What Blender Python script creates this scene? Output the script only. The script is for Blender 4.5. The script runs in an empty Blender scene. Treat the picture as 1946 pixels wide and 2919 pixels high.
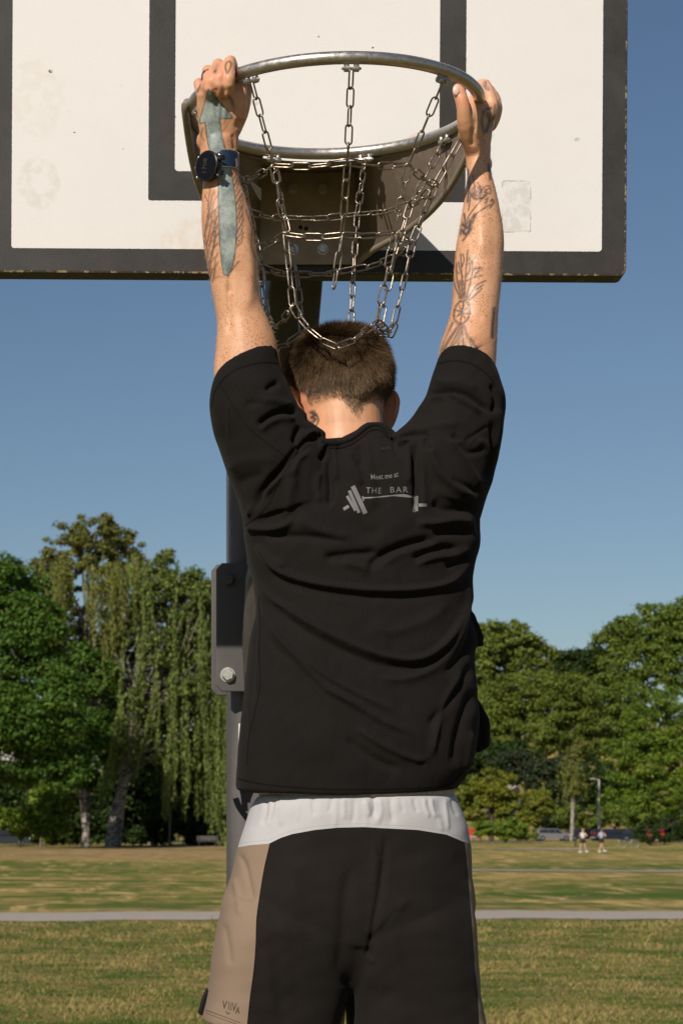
import bpy, bmesh, math, random
import numpy as np
from mathutils import Vector, Matrix, Quaternion
from mathutils.bvhtree import BVHTree
R = math.radians
rng = np.random.default_rng(7)
random.seed(7)
scene = bpy.context.scene
col = scene.collection

# ------------------------------------------------------------------ camera
EYE = 1.87                       # height of the lens above the lawn
FPX, CX, HY = 6090.0, 250.0, 2355.0
cam_d = bpy.data.cameras.new('camera')
cam = bpy.data.objects.new('camera', cam_d)
col.objects.link(cam)
cam.location = (0, 0, EYE)
cam.rotation_euler = (R(90), 0, 0)
cam_d.sensor_fit = 'VERTICAL'
cam_d.sensor_height = 36
cam_d.lens = FPX / 2919 * 36
cam_d.shift_x = (973 - CX) / 2919
cam_d.shift_y = (HY - 1459.5) / 2919
cam_d.clip_start = 0.1
cam_d.clip_end = 5000
cam_d.dof.use_dof = True
cam_d.dof.focus_distance = 3.40
cam_d.dof.aperture_fstop = 17
scene.camera = cam

# ------------------------------------------------------------------ sky, sun, exposure
TO_SUN = Vector((-0.60, -1.0, 0.84)).normalized()
world = bpy.data.worlds.new('World')
scene.world = world
world.use_nodes = True
wn = world.node_tree
sky = wn.nodes.new('ShaderNodeTexSky')
sky.sky_type = 'NISHITA'
sky.sun_disc = False
sky.sun_elevation = math.asin(TO_SUN.z)
sky.sun_rotation = math.atan2(TO_SUN.x, TO_SUN.y)
sky.altitude = 50
sky.air_density = 1.0
sky.dust_density = 0.25
sky.ozone_density = 3.2
wn.links.new(sky.outputs[0], wn.nodes['Background'].inputs[0])
wn.nodes['Background'].inputs[1].default_value = 0.060
sun_d = bpy.data.lights.new('sun', 'SUN')
sun_d.energy = 4.9
sun_d.angle = R(0.5)
sun_d.color = (1.0, 0.92, 0.82)
sun = bpy.data.objects.new('sun', sun_d)
col.objects.link(sun)
sun.location = (-6, -8, 9)
sun.rotation_euler = TO_SUN.to_track_quat('Z', 'Y').to_euler()
scene.view_settings.view_transform = 'Standard'
scene.view_settings.look = 'None'
scene.view_settings.exposure = 0
scene.view_settings.gamma = 1
scene.view_settings.use_curve_mapping = False

# ------------------------------------------------------------------ helpers
def P(x, y, d):
    "photo measurement (1946 x 2919 grid) at distance d -> place in metres"
    return Vector(((x - CX) / FPX * d, d, EYE + (HY - y) / FPX * d))
def Q(x, y, d):
    return P(x * 1.2411, y * 1.2411, d)
def topx(co):
    "array of places -> photo grid"
    return np.stack([CX + co[:, 0] / co[:, 1] * FPX, HY - (co[:, 2] - EYE) / co[:, 1] * FPX], 1)

def tag(o, label=None, cat=None, group=None, kind=None):
    if label: o['label'] = label
    if cat: o['category'] = cat
    if group: o['group'] = group
    if kind: o['kind'] = kind
    return o
def empty(name, loc, label=None, cat=None, group=None, rz=0):
    o = bpy.data.objects.new(name, None)
    o.empty_display_size = .2
    col.objects.link(o)
    o.location = loc
    o.rotation_euler = (0, 0, rz)
    tag(o, label, cat, group)
    return o
def link(name, me, m=None, parent=None, smooth=True, world_coords=True):
    o = bpy.data.objects.new(name, me)
    col.objects.link(o)
    if m is not None:
        me.materials.clear()
        for k in (m if isinstance(m, (list, tuple)) else [m]):
            me.materials.append(k)
    if smooth and len(me.polygons):
        me.polygons.foreach_set('use_smooth', np.ones(len(me.polygons), bool))
    if parent is not None:
        o.parent = parent
        if world_coords:
            bpy.context.view_layer.update()
            o.matrix_parent_inverse = parent.matrix_world.inverted()
    return o
def mesh_from(name, V, F):
    me = bpy.data.meshes.new(name)
    if isinstance(F, np.ndarray):
        V = np.asarray(V, dtype=np.float32)
        n, k = F.shape
        me.vertices.add(len(V)); me.vertices.foreach_set('co', V.ravel())
        me.loops.add(n * k); me.loops.foreach_set('vertex_index', F.ravel().astype(np.int32))
        me.polygons.add(n)
        me.polygons.foreach_set('loop_start', np.arange(0, n * k, k, dtype=np.int32))
        me.update(calc_edges=True)
    else:
        me.from_pydata([tuple(v) for v in V], [], F)
        me.update()
    return me
class MB:
    "collects shapes into one mesh"
    def __init__(s): s.V = []; s.F = []; s.M = []
    def add(s, V, F, m=0):
        b = len(s.V)
        s.V += [tuple(v) for v in V]
        s.F += [tuple(i + b for i in f) for f in F]
        s.M += [m] * len(F)
        return s
    def box(s, lo, hi, m=0, mat=None):
        x0, y0, z0 = lo; x1, y1, z1 = hi
        V = [(x0,y0,z0),(x1,y0,z0),(x1,y1,z0),(x0,y1,z0),(x0,y0,z1),(x1,y0,z1),(x1,y1,z1),(x0,y1,z1)]
        if mat is not None: V = [mat @ Vector(v) for v in V]
        return s.add(V, [(0,3,2,1),(4,5,6,7),(0,1,5,4),(1,2,6,5),(2,3,7,6),(3,0,4,7)], m)
    def loft(s, secs, n=24, p=2.0, m=0, cap=True):
        "secs: list of (centre, ax, ay) rings"
        t = np.linspace(0, 2 * math.pi, n, endpoint=False)
        c, sn = np.cos(t), np.sin(t)
        cc = np.sign(c) * np.abs(c) ** (2 / p); ss = np.sign(sn) * np.abs(sn) ** (2 / p)
        V = []
        for (C, ax, ay) in secs:
            C = np.array(C); ax = np.array(ax); ay = np.array(ay)
            V += list(C + np.outer(cc, ax) + np.outer(ss, ay))
        F = []
        for i in range(len(secs) - 1):
            for j in range(n):
                k = (j + 1) % n
                F.append((i*n+j, i*n+k, (i+1)*n+k, (i+1)*n+j))
        if cap:
            b = len(V); V.append(np.array(secs[0][0])); V.append(np.array(secs[-1][0]))
            for j in range(n):
                k = (j + 1) % n
                F.append((b, k, j)); L = (len(secs)-1)*n
                F.append((b+1, L+j, L+k))
        return s.add(V, F, m)
    def tube(s, pts, rad, n=12, m=0, flat=1.0, round_ends=True, closed=False):
        pts = [Vector(p) for p in pts]
        if not hasattr(rad, '__len__'): rad = [rad] * len(pts)
        rad = list(rad)
        N = len(pts)
        if round_ends and not closed:
            d0 = (pts[0] - pts[1]).normalized(); d1 = (pts[-1] - pts[-2]).normalized()
            r0, r1 = rad[0], rad[-1]
            pts = [pts[0] + d0*r0*.96, pts[0] + d0*r0*.7] + pts + [pts[-1] + d1*r1*.7, pts[-1] + d1*r1*.96]
            rad = [r0*.25, r0*.72] + rad + [r1*.72, r1*.25]
            N = len(pts)
        up = None; secs = []
        for i in range(N):
            if closed: T = pts[(i+1) % N] - pts[i-1]
            else: T = pts[min(i+1, N-1)] - pts[max(i-1, 0)]
            T = T.normalized() if T.length > 1e-9 else Vector((0,0,1))
            if up is None:
                up = Vector((0,0,1)) if abs(T.z) < .9 else Vector((1,0,0))
            a = T.cross(up)
            if a.length < 1e-6: a = T.orthogonal()
            a.normalize(); b = a.cross(T).normalized(); up = b
            secs.append((pts[i], a*rad[i], b*rad[i]*flat))
        if closed:
            secs.append(secs[0]); return s.loft(secs, n, 2, m, cap=False)
        return s.loft(secs, n, 2, m)
    def ball(s, c, r, n=16, m=0):
        c = Vector(c); r = Vector(r) if hasattr(r, '__len__') else Vector((r, r, r))
        secs = []
        for i in range(n // 2 + 1):
            a = -math.pi/2 + math.pi * i / (n // 2)
            a = max(min(a, 1.53), -1.53)
            secs.append((c + Vector((0,0,r.z*math.sin(a))), (r.x*math.cos(a),0,0), (0,r.y*math.cos(a),0)))
        return s.loft(secs, n, 2, m)
    def prism(s, poly, dirv, m=0):
        "flat outline (list of places) given depth along dirv"
        n = len(poly); d = Vector(dirv)
        V = [Vector(p) for p in poly] + [Vector(p) + d for p in poly]
        F = [tuple(range(n)), tuple(range(2*n-1, n-1, -1))] + [(j, n+j, n+(j+1) % n, (j+1) % n) for j in range(n)]
        return s.add(V, F, m)
    def mesh(s, name):
        me = bpy.data.meshes.new(name)
        me.from_pydata(s.V, [], s.F)
        if any(s.M): me.polygons.foreach_set('material_index', s.M)
        me.update()
        bm = bmesh.new(); bm.from_mesh(me); bmesh.ops.recalc_face_normals(bm, faces=bm.faces); bm.to_mesh(me); bm.free()
        return me
    def build(s, name, m=None, parent=None, smooth=True, bevel=0):
        me = s.mesh(name)
        if bevel:
            bm = bmesh.new(); bm.from_mesh(me)
            bmesh.ops.bevel(bm, geom=bm.edges[:], offset=bevel, segments=2, affect='EDGES', profile=.7, clamp_overlap=True)
            bm.to_mesh(me); bm.free()
        o = link(name, me, m, parent, smooth)
        if smooth: o.data.set_sharp_from_angle(angle=R(38))
        return o
def spline(pts, n=8):
    "Catmull-Rom through rows of numbers"
    A = np.array([list(p) for p in pts], float)
    A = np.vstack([2*A[0]-A[1], A, 2*A[-1]-A[-2]])
    out = []
    for i in range(1, len(A)-2):
        for k in range(n):
            t = k / n
            p0, p1, p2, p3 = A[i-1], A[i], A[i+1], A[i+2]
            out.append(.5*((2*p1)+(-p0+p2)*t+(2*p0-5*p1+4*p2-p3)*t*t+(-p0+3*p1-3*p2+p3)*t**3))
    out.append(A[-2])
    return np.array(out)
def remeshed(me, voxel, smooth=2, fac=.5):
    "one continuous skin over all the shapes of a mesh"
    o = bpy.data.objects.new('tmp', me); col.objects.link(o)
    md = o.modifiers.new('r', 'REMESH'); md.mode = 'VOXEL'; md.voxel_size = voxel; md.adaptivity = 0
    if smooth:
        sm = o.modifiers.new('s', 'SMOOTH'); sm.iterations = smooth; sm.factor = fac
    dg = bpy.context.evaluated_depsgraph_get()
    out = bpy.data.meshes.new_from_object(o.evaluated_get(dg))
    bpy.data.objects.remove(o)
    return out
def get_co(me):
    a = np.empty(len(me.vertices) * 3, np.float32); me.vertices.foreach_get('co', a); return a.reshape(-1, 3).astype(float)
def get_no(me):
    a = np.empty(len(me.vertices) * 3, np.float32); me.vertex_normals.foreach_get('vector', a); return a.reshape(-1, 3).astype(float)
def set_co(me, co):
    me.vertices.foreach_set('co', co.astype(np.float32).ravel()); me.update()
def attr(me, name, arr, typ='FLOAT'):
    a = me.attributes.new(name, typ, 'POINT')
    if typ == 'FLOAT': a.data.foreach_set('value', arr.astype(np.float32))
    else: a.data.foreach_set('color', arr.astype(np.float32).ravel())
def seg_dist(p, line):
    "distance of points p (n,2) to polyline; also signed side and position 0..1"
    L = np.array(line, float)
    best = np.full(len(p), 1e9); side = np.zeros(len(p)); tt = np.zeros(len(p))
    seg = np.linalg.norm(L[1:]-L[:-1], axis=1); cum = np.concatenate([[0], np.cumsum(seg)]); tot = cum[-1]
    for i in range(len(L)-1):
        a, b = L[i], L[i+1]; ab = b-a
        t = np.clip(((p-a) @ ab) / max(ab @ ab, 1e-9), 0, 1)
        dv = p - (a + t[:, None]*ab); d = np.hypot(dv[:, 0], dv[:, 1])
        m = d < best
        best[m] = d[m]; side[m] = np.sign(ab[0]*dv[m, 1] - ab[1]*dv[m, 0]); tt[m] = (cum[i] + t[m]*seg[i]) / tot
    return best, side, tt
def poly_sdf(p, poly):
    "signed distance, negative inside"
    L = np.array(list(poly) + [poly[0]], float)
    d, _, _ = seg_dist(p, L)
    ins = np.zeros(len(p), bool)
    for i in range(len(L)-1):
        (x0, y0), (x1, y1) = L[i], L[i+1]
        if y0 == y1: continue
        c = ((y0 > p[:, 1]) != (y1 > p[:, 1])) & (p[:, 0] < (x1-x0)*(p[:, 1]-y0)/(y1-y0)+x0)
        ins ^= c
    return np.where(ins, -d, d)
def sstep(a, b, x):
    t = np.clip((x-a)/(b-a), 0, 1); return t*t*(3-2*t)

# ------------------------------------------------------------------ materials
class NT:
    def __init__(s, name, rough=.6, metal=0.0, spec=.5):
        s.m = bpy.data.materials.new(name); s.m.use_nodes = True
        s.t = s.m.node_tree; s.N = s.t.nodes; s.L = s.t.links
        s.b = s.N['Principled BSDF']
        s.b.inputs['Roughness'].default_value = rough
        s.b.inputs['Metallic'].default_value = metal
        s.b.inputs['Specular IOR Level'].default_value = spec
        s.co = s.N.new('ShaderNodeTexCoord').outputs['Object']
    def inp(s, node, i, v):
        if hasattr(v, 'is_linked') or isinstance(v, bpy.types.NodeSocket): s.L.new(v, node.inputs[i])
        elif v is not None:
            if hasattr(v, '__len__') and len(v) == 3 and node.inputs[i].type == 'RGBA': v = (*v, 1)
            node.inputs[i].default_value = v
    def scaled(s, sc):
        n = s.N.new('ShaderNodeMapping'); n.inputs['Scale'].default_value = sc if hasattr(sc, '__len__') else (sc,)*3
        s.L.new(s.co, n.inputs[0]); return n.outputs[0]
    def noise(s, scale, detail=4, rough=.55, vec=None, dist=0):
        n = s.N.new('ShaderNodeTexNoise'); n.inputs['Scale'].default_value = scale
        n.inputs['Detail'].default_value = detail; n.inputs['Roughness'].default_value = rough
        n.inputs['Distortion'].default_value = dist
        s.L.new(vec or s.co, n.inputs['Vector']); return n.outputs['Fac']
    def vor(s, scale, vec=None, feature='F1', rnd=1):
        n = s.N.new('ShaderNodeTexVoronoi'); n.feature = feature; n.inputs['Scale'].default_value = scale
        n.inputs['Randomness'].default_value = rnd
        s.L.new(vec or s.co, n.inputs['Vector']); return n.outputs['Distance']
    def ramp(s, f, a, b, ca=0.0, cb=1.0):
        n = s.N.new('ShaderNodeMapRange'); n.interpolation_type = 'SMOOTHSTEP'
        for i, v in enumerate((f, a, b, ca, cb)): s.inp(n, i, v)
        return n.outputs[0]
    def math(s, op, a, b=None, c=None):
        n = s.N.new('ShaderNodeMath'); n.operation = op
        for i, v in enumerate((a, b, c)):
            if v is not None: s.inp(n, i, v)
        return n.outputs[0]
    def mix(s, f, a, b, mode='MIX'):
        n = s.N.new('ShaderNodeMix'); n.data_type = 'RGBA'; n.blend_type = mode
        s.inp(n, 0, f); s.inp(n, 6, a); s.inp(n, 7, b); return n.outputs[2]
    def attr(s, name, out='Fac'):
        n = s.N.new('ShaderNodeAttribute'); n.attribute_name = name; return n.outputs[out]
    def xyz(s):
        n = s.N.new('ShaderNodeSeparateXYZ'); s.L.new(s.co, n.inputs[0]); return n.outputs
    def objrand(s): return s.N.new('ShaderNodeObjectInfo').outputs['Random']
    def bump(s, h, strength=.3, dist=.001, prev=None):
        n = s.N.new('ShaderNodeBump'); n.inputs['Strength'].default_value = strength; n.inputs['Distance'].default_value = dist
        s.L.new(h, n.inputs['Height'])
        if prev is not None: s.L.new(prev, n.inputs['Normal'])
        return n.outputs[0]
    def out(s, color=None, rough=None, normal=None, metal=None):
        for k, v in (('Base Color', color), ('Roughness', rough), ('Normal', normal), ('Metallic', metal)):
            if v is not None: s.inp(s.b, k, v)
        return s.m
def simple(name, c, rough=.6, metal=0, var=.15, scale=30, bump=0, bscale=200, bd=.0006, spec=.5):
    t = NT(name, rough, metal, spec)
    f = t.noise(scale, 5)
    cc = t.mix(f, tuple(x*(1-var) for x in c), tuple(min(1, x*(1+var)) for x in c))
    nrm = t.bump(t.noise(bscale, 3), bump, bd) if bump else None
    rr = t.ramp(t.noise(scale*2.3, 4), .3, .7, max(0.02, rough-.08), min(1, rough+.08))
    return t.out(cc, rr, nrm)
# ================================================================== THE LAND
def ground_mat():
    t = NT('lawn', .95, spec=.1)
    # long bands across the view + patches
    n1 = t.noise(1, 6, .6, t.scaled((.012, .055, 1)), 1.2)
    n2 = t.noise(1, 6, .6, t.scaled((.055, .22, 1)), 1.5)
    n3 = t.noise(1, 8, .65, t.scaled((.8, 1.3, 1)), .6)
    n4 = t.noise(1, 5, .7, t.scaled((7, 16, 1)))
    base = t.mix(t.ramp(n1, .44, .56), (.080, .120, .018), (.47, .315, .115))
    base = t.mix(t.ramp(n2, .46, .58, 0, .85), base, (.42, .290, .105))
    base = t.mix(t.ramp(n3, .42, .60, 0, .70), base, (.058, .095, .013))
    base = t.mix(t.ramp(n3, .60, .74, 0, .5), base, (.36, .29, .13))
    dirt = t.math('MULTIPLY', t.ramp(n2, .62, .70), t.ramp(t.noise(1, 6, .6, t.scaled((.25, 1.2, 1))), .50, .62))
    base = t.mix(dirt, base, (.36, .25, .17))
    base = t.mix(t.ramp(n4, .35, .8, 0, .35), base, (.05, .06, .014), 'MIX')
    base = t.mix(t.ramp(n4, .58, .8, 0, .5), base, (.40, .33, .17))
    n5 = t.noise(1, 6, .7, t.scaled((.9, .20, 1)), .8)
    base = t.mix(t.ramp(n5, .38, .50, .75, 0), base, (.055, .110, .012)); base = t.mix(t.ramp(n5, .54, .64, 0, .8), base, (.56, .39, .16))
    yy = t.xyz()
    near = t.ramp(yy[1], 40, 52, 1, 0)
    nc = t.mix(t.ramp(t.noise(1, 7, .65, t.scaled((.9, 1.5, 1))), .36, .62), (.070, .110, .016), (.32, .215, .085)); nc = t.mix(t.ramp(t.noise(1, 6, .65, t.scaled((.35, .8, 1))), .56, .66, 0, .8), nc, (.34, .22, .13)); nc = t.mix(t.ramp(n4, .35, .7, 0, .4), nc, (.035, .048, .008))
    base = t.mix(near, base, nc)
    dry = t.math('MULTIPLY', t.math('MULTIPLY', t.ramp(yy[1], 112, 135), t.ramp(yy[1], 186, 190, 1, 0)), t.ramp(yy[0], 16, 26, 1, 0))
    base = t.mix(t.math('MULTIPLY', dry, t.ramp(n3, .35, .6, .25, .85)), base, t.mix(n2, (.22, .13, .055), (.34, .23, .13)))
    return t.out(base, .95, t.bump(n4, .8, .05, t.bump(n3, .6, .08)))
def path_mat():
    t = NT('gravel', .95, spec=.1)
    n = t.noise(1, 6, .7, t.scaled((2.5, 6, 1))); v = t.noise(9, 4, .8)
    c = t.mix(n, (.30, .255, .215), (.44, .39, .34)); c = t.mix(t.ramp(v, .3, .7, 0, .35), c, (.2, .17, .14))
    return t.out(c, .95, t.bump(v, .6, .02))
def hill_z(x, y):
    "rise of the land behind the car park"
    r = sstep(285, 430, y) * (13 + 8 * sstep(40, 110, x)) + .9 * sstep(289, 296, y) * sstep(30, 45, x)
    return r
xs = np.concatenate([np.linspace(-700, -80, 12), np.linspace(-70, 130, 90), np.linspace(140, 700, 12)])
ys = np.concatenate([np.linspace(-60, 15, 8), np.linspace(18, 280, 60), np.linspace(283, 440, 60), [600, 1000, 1800]])
gx, gy = np.meshgrid(xs, ys)
gz = hill_z(gx, gy) + .05*np.sin(gx*.21+gy*.13)*sstep(20, 80, gy) + .12*np.sin(gx*.05+1)*np.sin(gy*.045)*sstep(60, 150, gy) * (1-sstep(150, 280, gy))
V = np.stack([gx.ravel(), gy.ravel(), gz.ravel()], 1)
nx = len(xs); ii = np.arange(len(ys)-1)[:, None]*nx + np.arange(nx-1)[None, :]
F = np.stack([ii, ii+1, ii+nx+1, ii+nx], -1).reshape(-1, 4)
M_lawn = ground_mat(); M_path = path_mat()
lawn = link('lawn', mesh_from('lawn', V, F), M_lawn); tag(lawn, kind='structure')
def gz_at(x, y):
    return float(hill_z(np.array(x), np.array(y)) + .05*math.sin(x*.21+y*.13)*sstep(20, 80, np.array(float(y))) + .12*math.sin(x*.05+1)*math.sin(y*.045)*sstep(60, 150, np.array(float(y)))*(1-sstep(150, 280, np.array(float(y)))))
def path_strip(name, f0, f1, x0, x1, n=400, raise_=.03):
    V = []; X = np.linspace(x0, x1, n); 
    w = 7
    for i, x in enumerate(X):
        a, b = f0(x), f1(x)
        for k in range(w):
            y = a + (b-a)*k/(w-1)
            if k in (0, w-1): y += rng.normal(0, .10) + .22*math.sin(x*.9+k)+.16*math.sin(x*2.3+2*k)
            V.append((x, y, gz_at(x, y) + (raise_ if 0 < k < w-1 else raise_-.02)))
    F = np.array([[i*w+k, (i+1)*w+k, (i+1)*w+k+1, i*w+k+1] for i in range(n-1) for k in range(w-1)])
    o = link(name, mesh_from(name, V, F), M_path); tag(o, kind='structure'); return o
path_strip('gravel_path', lambda x: 42.4 + .012*x - .0*x, lambda x: 46.4 + .012*x, -60, 60)
path_strip('gravel_path', lambda x: 84.5 + .30*(x-8), lambda x: 87.2 + .33*(x-8), 6, 70, raise_=.05)
path_strip('gravel_path', lambda x: 170 + .0*x, lambda x: 176 + .0*x, 14, 40, 60, .05)
# car park strip
car_park = path_strip('parking_road', lambda x: 255 + 0*x, lambda x: 267 + 0*x, 10, 130, 80, .05)
car_park.data.materials.clear(); car_park.data.materials.append(simple('asphalt', (.06, .058, .055), .9, var=.3, scale=3))

# short blades and tufts standing on the near lawn
def grass_blades():
    n = 120000
    d = 19 + (rng.random(n)**1.7)*23
    x = (rng.random(n)*2600-330 - CX)/FPX*d
    keep = ~((d > 42) & (d < 47)); x = x[keep]; d = d[keep]; n = len(d)
    pn = np.sin(x*1.3+2.1*np.sin(d*.9+x*.4))+.8*np.sin(x*2.9-d*1.1+1.7*np.sin(x*.8))+.7*np.sin(d*1.7+2.6*np.sin(x*.7+1))+rng.normal(0, .9, n)
    h = (.012+.022*rng.random(n)+.035*(pn > 1.7)*rng.random(n))*np.where(rng.random(n) < .01, 3, 1)*(.7+d/60)
    a = rng.random(n)*math.pi; w = (.004+.006*rng.random(n))*(d/22)
    z = np.array([0.0]*n) + .05*np.sin(x*.21+d*.13)*sstep(20, 80, d) + .12*np.sin(x*.05+1)*np.sin(d*.045)*sstep(60, 150, d)
    base = np.stack([x, d, z-.004], 1)
    side = np.stack([np.cos(a)*w, np.sin(a)*w, 0*a], 1)
    lean = np.stack([rng.normal(0, .6, n)*h, rng.normal(0, .6, n)*h, h], 1)
    V = np.concatenate([base-side, base+side, base+lean], 0)
    F = np.stack([np.arange(n), np.arange(n)+n, np.arange(n)+2*n], 1)
    me = mesh_from('grass', V, F)
    tint = np.clip(.45+.16*pn+rng.normal(0, .25, n), 0, 1)
    attr(me, 'tint', np.concatenate([tint]*3))
    t = NT('grass_blades', .8, spec=.2)
    c = t.mix(t.ramp(t.attr('tint'), .25, .8), (.050, .100, .010), (.29, .225, .078))
    o = link('grass', me, t.out(c), smooth=False); tag(o, kind='stuff')
grass_blades()

# ================================================================== TREES
def leaf_mat(name, dark, light, extra=None, transl=.25):
    t = NT(name, .62, spec=.25)
    tint = t.attr('tint')
    c = t.mix(tint, dark, light)
    if extra: c = t.mix(t.ramp(t.attr('odd'), .975, .99), c, extra)
    t.out(c)
    tr = t.N.new('ShaderNodeBsdfTranslucent'); t.L.new(t.mix(.5, c, (.12, .16, .01)), tr.inputs[0])
    mx = t.N.new('ShaderNodeMixShader'); mx.inputs[0].default_value = transl
    t.L.new(t.b.outputs[0], mx.inputs[1]); t.L.new(tr.outputs[0], mx.inputs[2])
    t.L.new(mx.outputs[0], t.N['Material Output'].inputs[0])
    return t.m
def leaves(parent, centres, radii, count, size, m, name='crown', droop=0, kind=None, tint_lo=.0, up=.5):
    "leaf sized faces over many clumps of a crown"
    C = np.array(centres, float); Rr = np.array(radii, float)
    w = (Rr[:, 0]*Rr[:, 2]); w /= w.sum()
    k = rng.choice(len(C), count, p=w)
    v = rng.normal(size=(count, 3)); v /= np.linalg.norm(v, axis=1)[:, None]
    r = rng.random(count)**.45 * np.where(rng.random(count) < .28, 1+.75*rng.random(count), 1)
    pos = C[k] + v*Rr[k]*r[:, None]
    if droop: pos[:, 2] -= droop*rng.random(count)**2
    s = size*(.55+.9*rng.random(count))
    nrm = v*.7 + rng.normal(0, .55, (count, 3)); nrm[:, 2] += up
    nrm /= np.linalg.norm(nrm, axis=1)[:, None]
    a = np.cross(nrm, rng.normal(size=(count, 3))); a /= np.linalg.norm(a, axis=1)[:, None]
    b = np.cross(nrm, a)
    a *= s[:, None]; b *= s[:, None]*.6
    fold = nrm*s[:, None]*.25
    V = np.concatenate([pos-a, pos-b+fold, pos+a, pos+b+fold*0], 0)
    n = count; i = np.arange(n)
    F = np.concatenate([np.stack([i, i+n, i+2*n], 1), np.stack([i, i+2*n, i+3*n], 1)])
    me = mesh_from(name, V, F)
    ct = rng.random(len(C))
    tint = np.clip(tint_lo+.5*ct[k]+.5*rng.random(n)-.08, 0, 1)
    attr(me, 'tint', np.concatenate([tint]*4)); attr(me, 'odd', np.concatenate([rng.random(n)]*4))
    o = link(name, me, m, parent, smooth=False)
    if kind: o['kind'] = kind
    return o
def blobs(specs, per=1.0):
    "big masses -> many clumps standing on their outside.  spec = (centre, (rx,ry,rz), n, clump radius)"
    C, Rr = [], []
    for (c, r, n, cr) in specs:
        c = np.array(c); r = np.array(r, float)
        v = rng.normal(size=(n, 3)); v /= np.linalg.norm(v, axis=1)[:, None]
        v[:, 1] = -np.abs(v[:, 1])*np.where(rng.random(n) < .72, 1, -1)
        q = rng.random(n)**.35
        C += list(c + v*r*q[:, None]*(1-.5*cr/r.mean()))
        s = cr*(.55+.8*rng.random(n))
        Rr += list(np.stack([s*1.25, s*1.1, s*.75], 1))
    return C, Rr
def limb(mb, a, b, r0, r1, wob=.04, n=7, seg=8):
    a, b = Vector(a), Vector(b); L = (b-a).length
    pts = [a.lerp(b, i/(n-1)) + Vector(rng.normal(0, wob*L*.35, 3))*(0 < i < n-1) for i in range(n)]
    mb.tube(pts, [r0+(r1-r0)*i/(n-1) for i in range(n)], seg, round_ends=False); return pts
def bark(name, c, c2, s=6):
    t = NT(name, .9, spec=.2)
    n = t.noise(1, 5, .7, t.scaled((s, s, s*2.6)))
    return t.out(t.mix(t.ramp(n, .42, .58), c, c2), .9, t.bump(n, .8, .03))
B_birch = bark('birch_bark', (.34, .30, .25), (.07, .06, .05), 2.2)
B_dark = bark('dark_bark', (.09, .07, .05), (.04, .032, .025), 3)
B_grey = bark('grey_bark', (.22, .18, .14), (.10, .08, .065), 3)
L_maple = leaf_mat('maple_leaves', (.024, .070, .008), (.120, .215, .026), (.22, .18, .02))
L_birch = leaf_mat('birch_leaves', (.095, .105, .022), (.225, .235, .050), (.26, .15, .03))
L_weep = leaf_mat('weeping_leaves', (.070, .102, .020), (.225, .275, .066))
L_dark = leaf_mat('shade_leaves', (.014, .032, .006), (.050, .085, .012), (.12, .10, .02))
L_chest = leaf_mat('chestnut_leaves', (.085, .115, .016), (.220, .265, .040))
L_mid = leaf_mat('wood_leaves', (.070, .115, .016), (.205, .265, .036), (.17, .15, .03))
L_yel = leaf_mat('yellow_leaves', (.10, .125, .014), (.27, .275, .03), (.30, .24, .04))
L_lime = leaf_mat('lime_leaves', (.065, .120, .012), (.205, .280, .026), (.28, .26, .04))
L_con = leaf_mat('conifer_leaves', (.018, .030, .012), (.050, .072, .026))

def tree(name, base_px, d, label, masses, nleaf, size, m, barkm, trunk=(.3, .12), top=None, group=None, extra=None, droop=0, up=.5, cat='tree', kindname='crown'):
    """masses in the photo grid: (x, y, rx, ry, clumps, clump radius in grid units, depth offset)"""
    s = d/FPX
    bx = (base_px-CX)/FPX*d
    bz = gz_at(bx, d)
    root = empty(name, (bx, d, bz), label, cat, group)
    sp = []
    for (x, y, rx, ry, n, cr, dy) in masses:
        c = P(x, y, d); sp.append(((c.x, d+dy, c.z), (rx*s, max(rx, ry)*.7*s, ry*s), n, cr*s))
    C, Rr = blobs([(c, r, int(n*1.7), cr*.78) for c, r, n, cr in sp])
    C = [np.array([c[0], c[1], max(c[2], bz+.6)]) for c in C]
    leaves(root, C, Rr, nleaf, size, m, kindname, droop, up=up)
    tb = MB()
    t0 = Vector((bx, d, bz-.3)); tp = P(*top, d) if top else Vector((sp[0][0][0], d, sp[0][0][2]))
    pts = limb(tb, t0, tp, trunk[0], trunk[1], .03)
    for (c, r, n, cr) in sp:
        for q in range(3):
            k = rng.integers(2, len(pts))
            e = Vector(c) + Vector((rng.normal(0, .5)*r[0], rng.normal(0, .3)*r[1], rng.random()*r[2]*.8))
            limb(tb, pts[k], e, trunk[1]*.8, .03, .08, 6, 6)
    if extra: extra(tb)
    tb.build('trunk', barkm, root)
    return root

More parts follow.
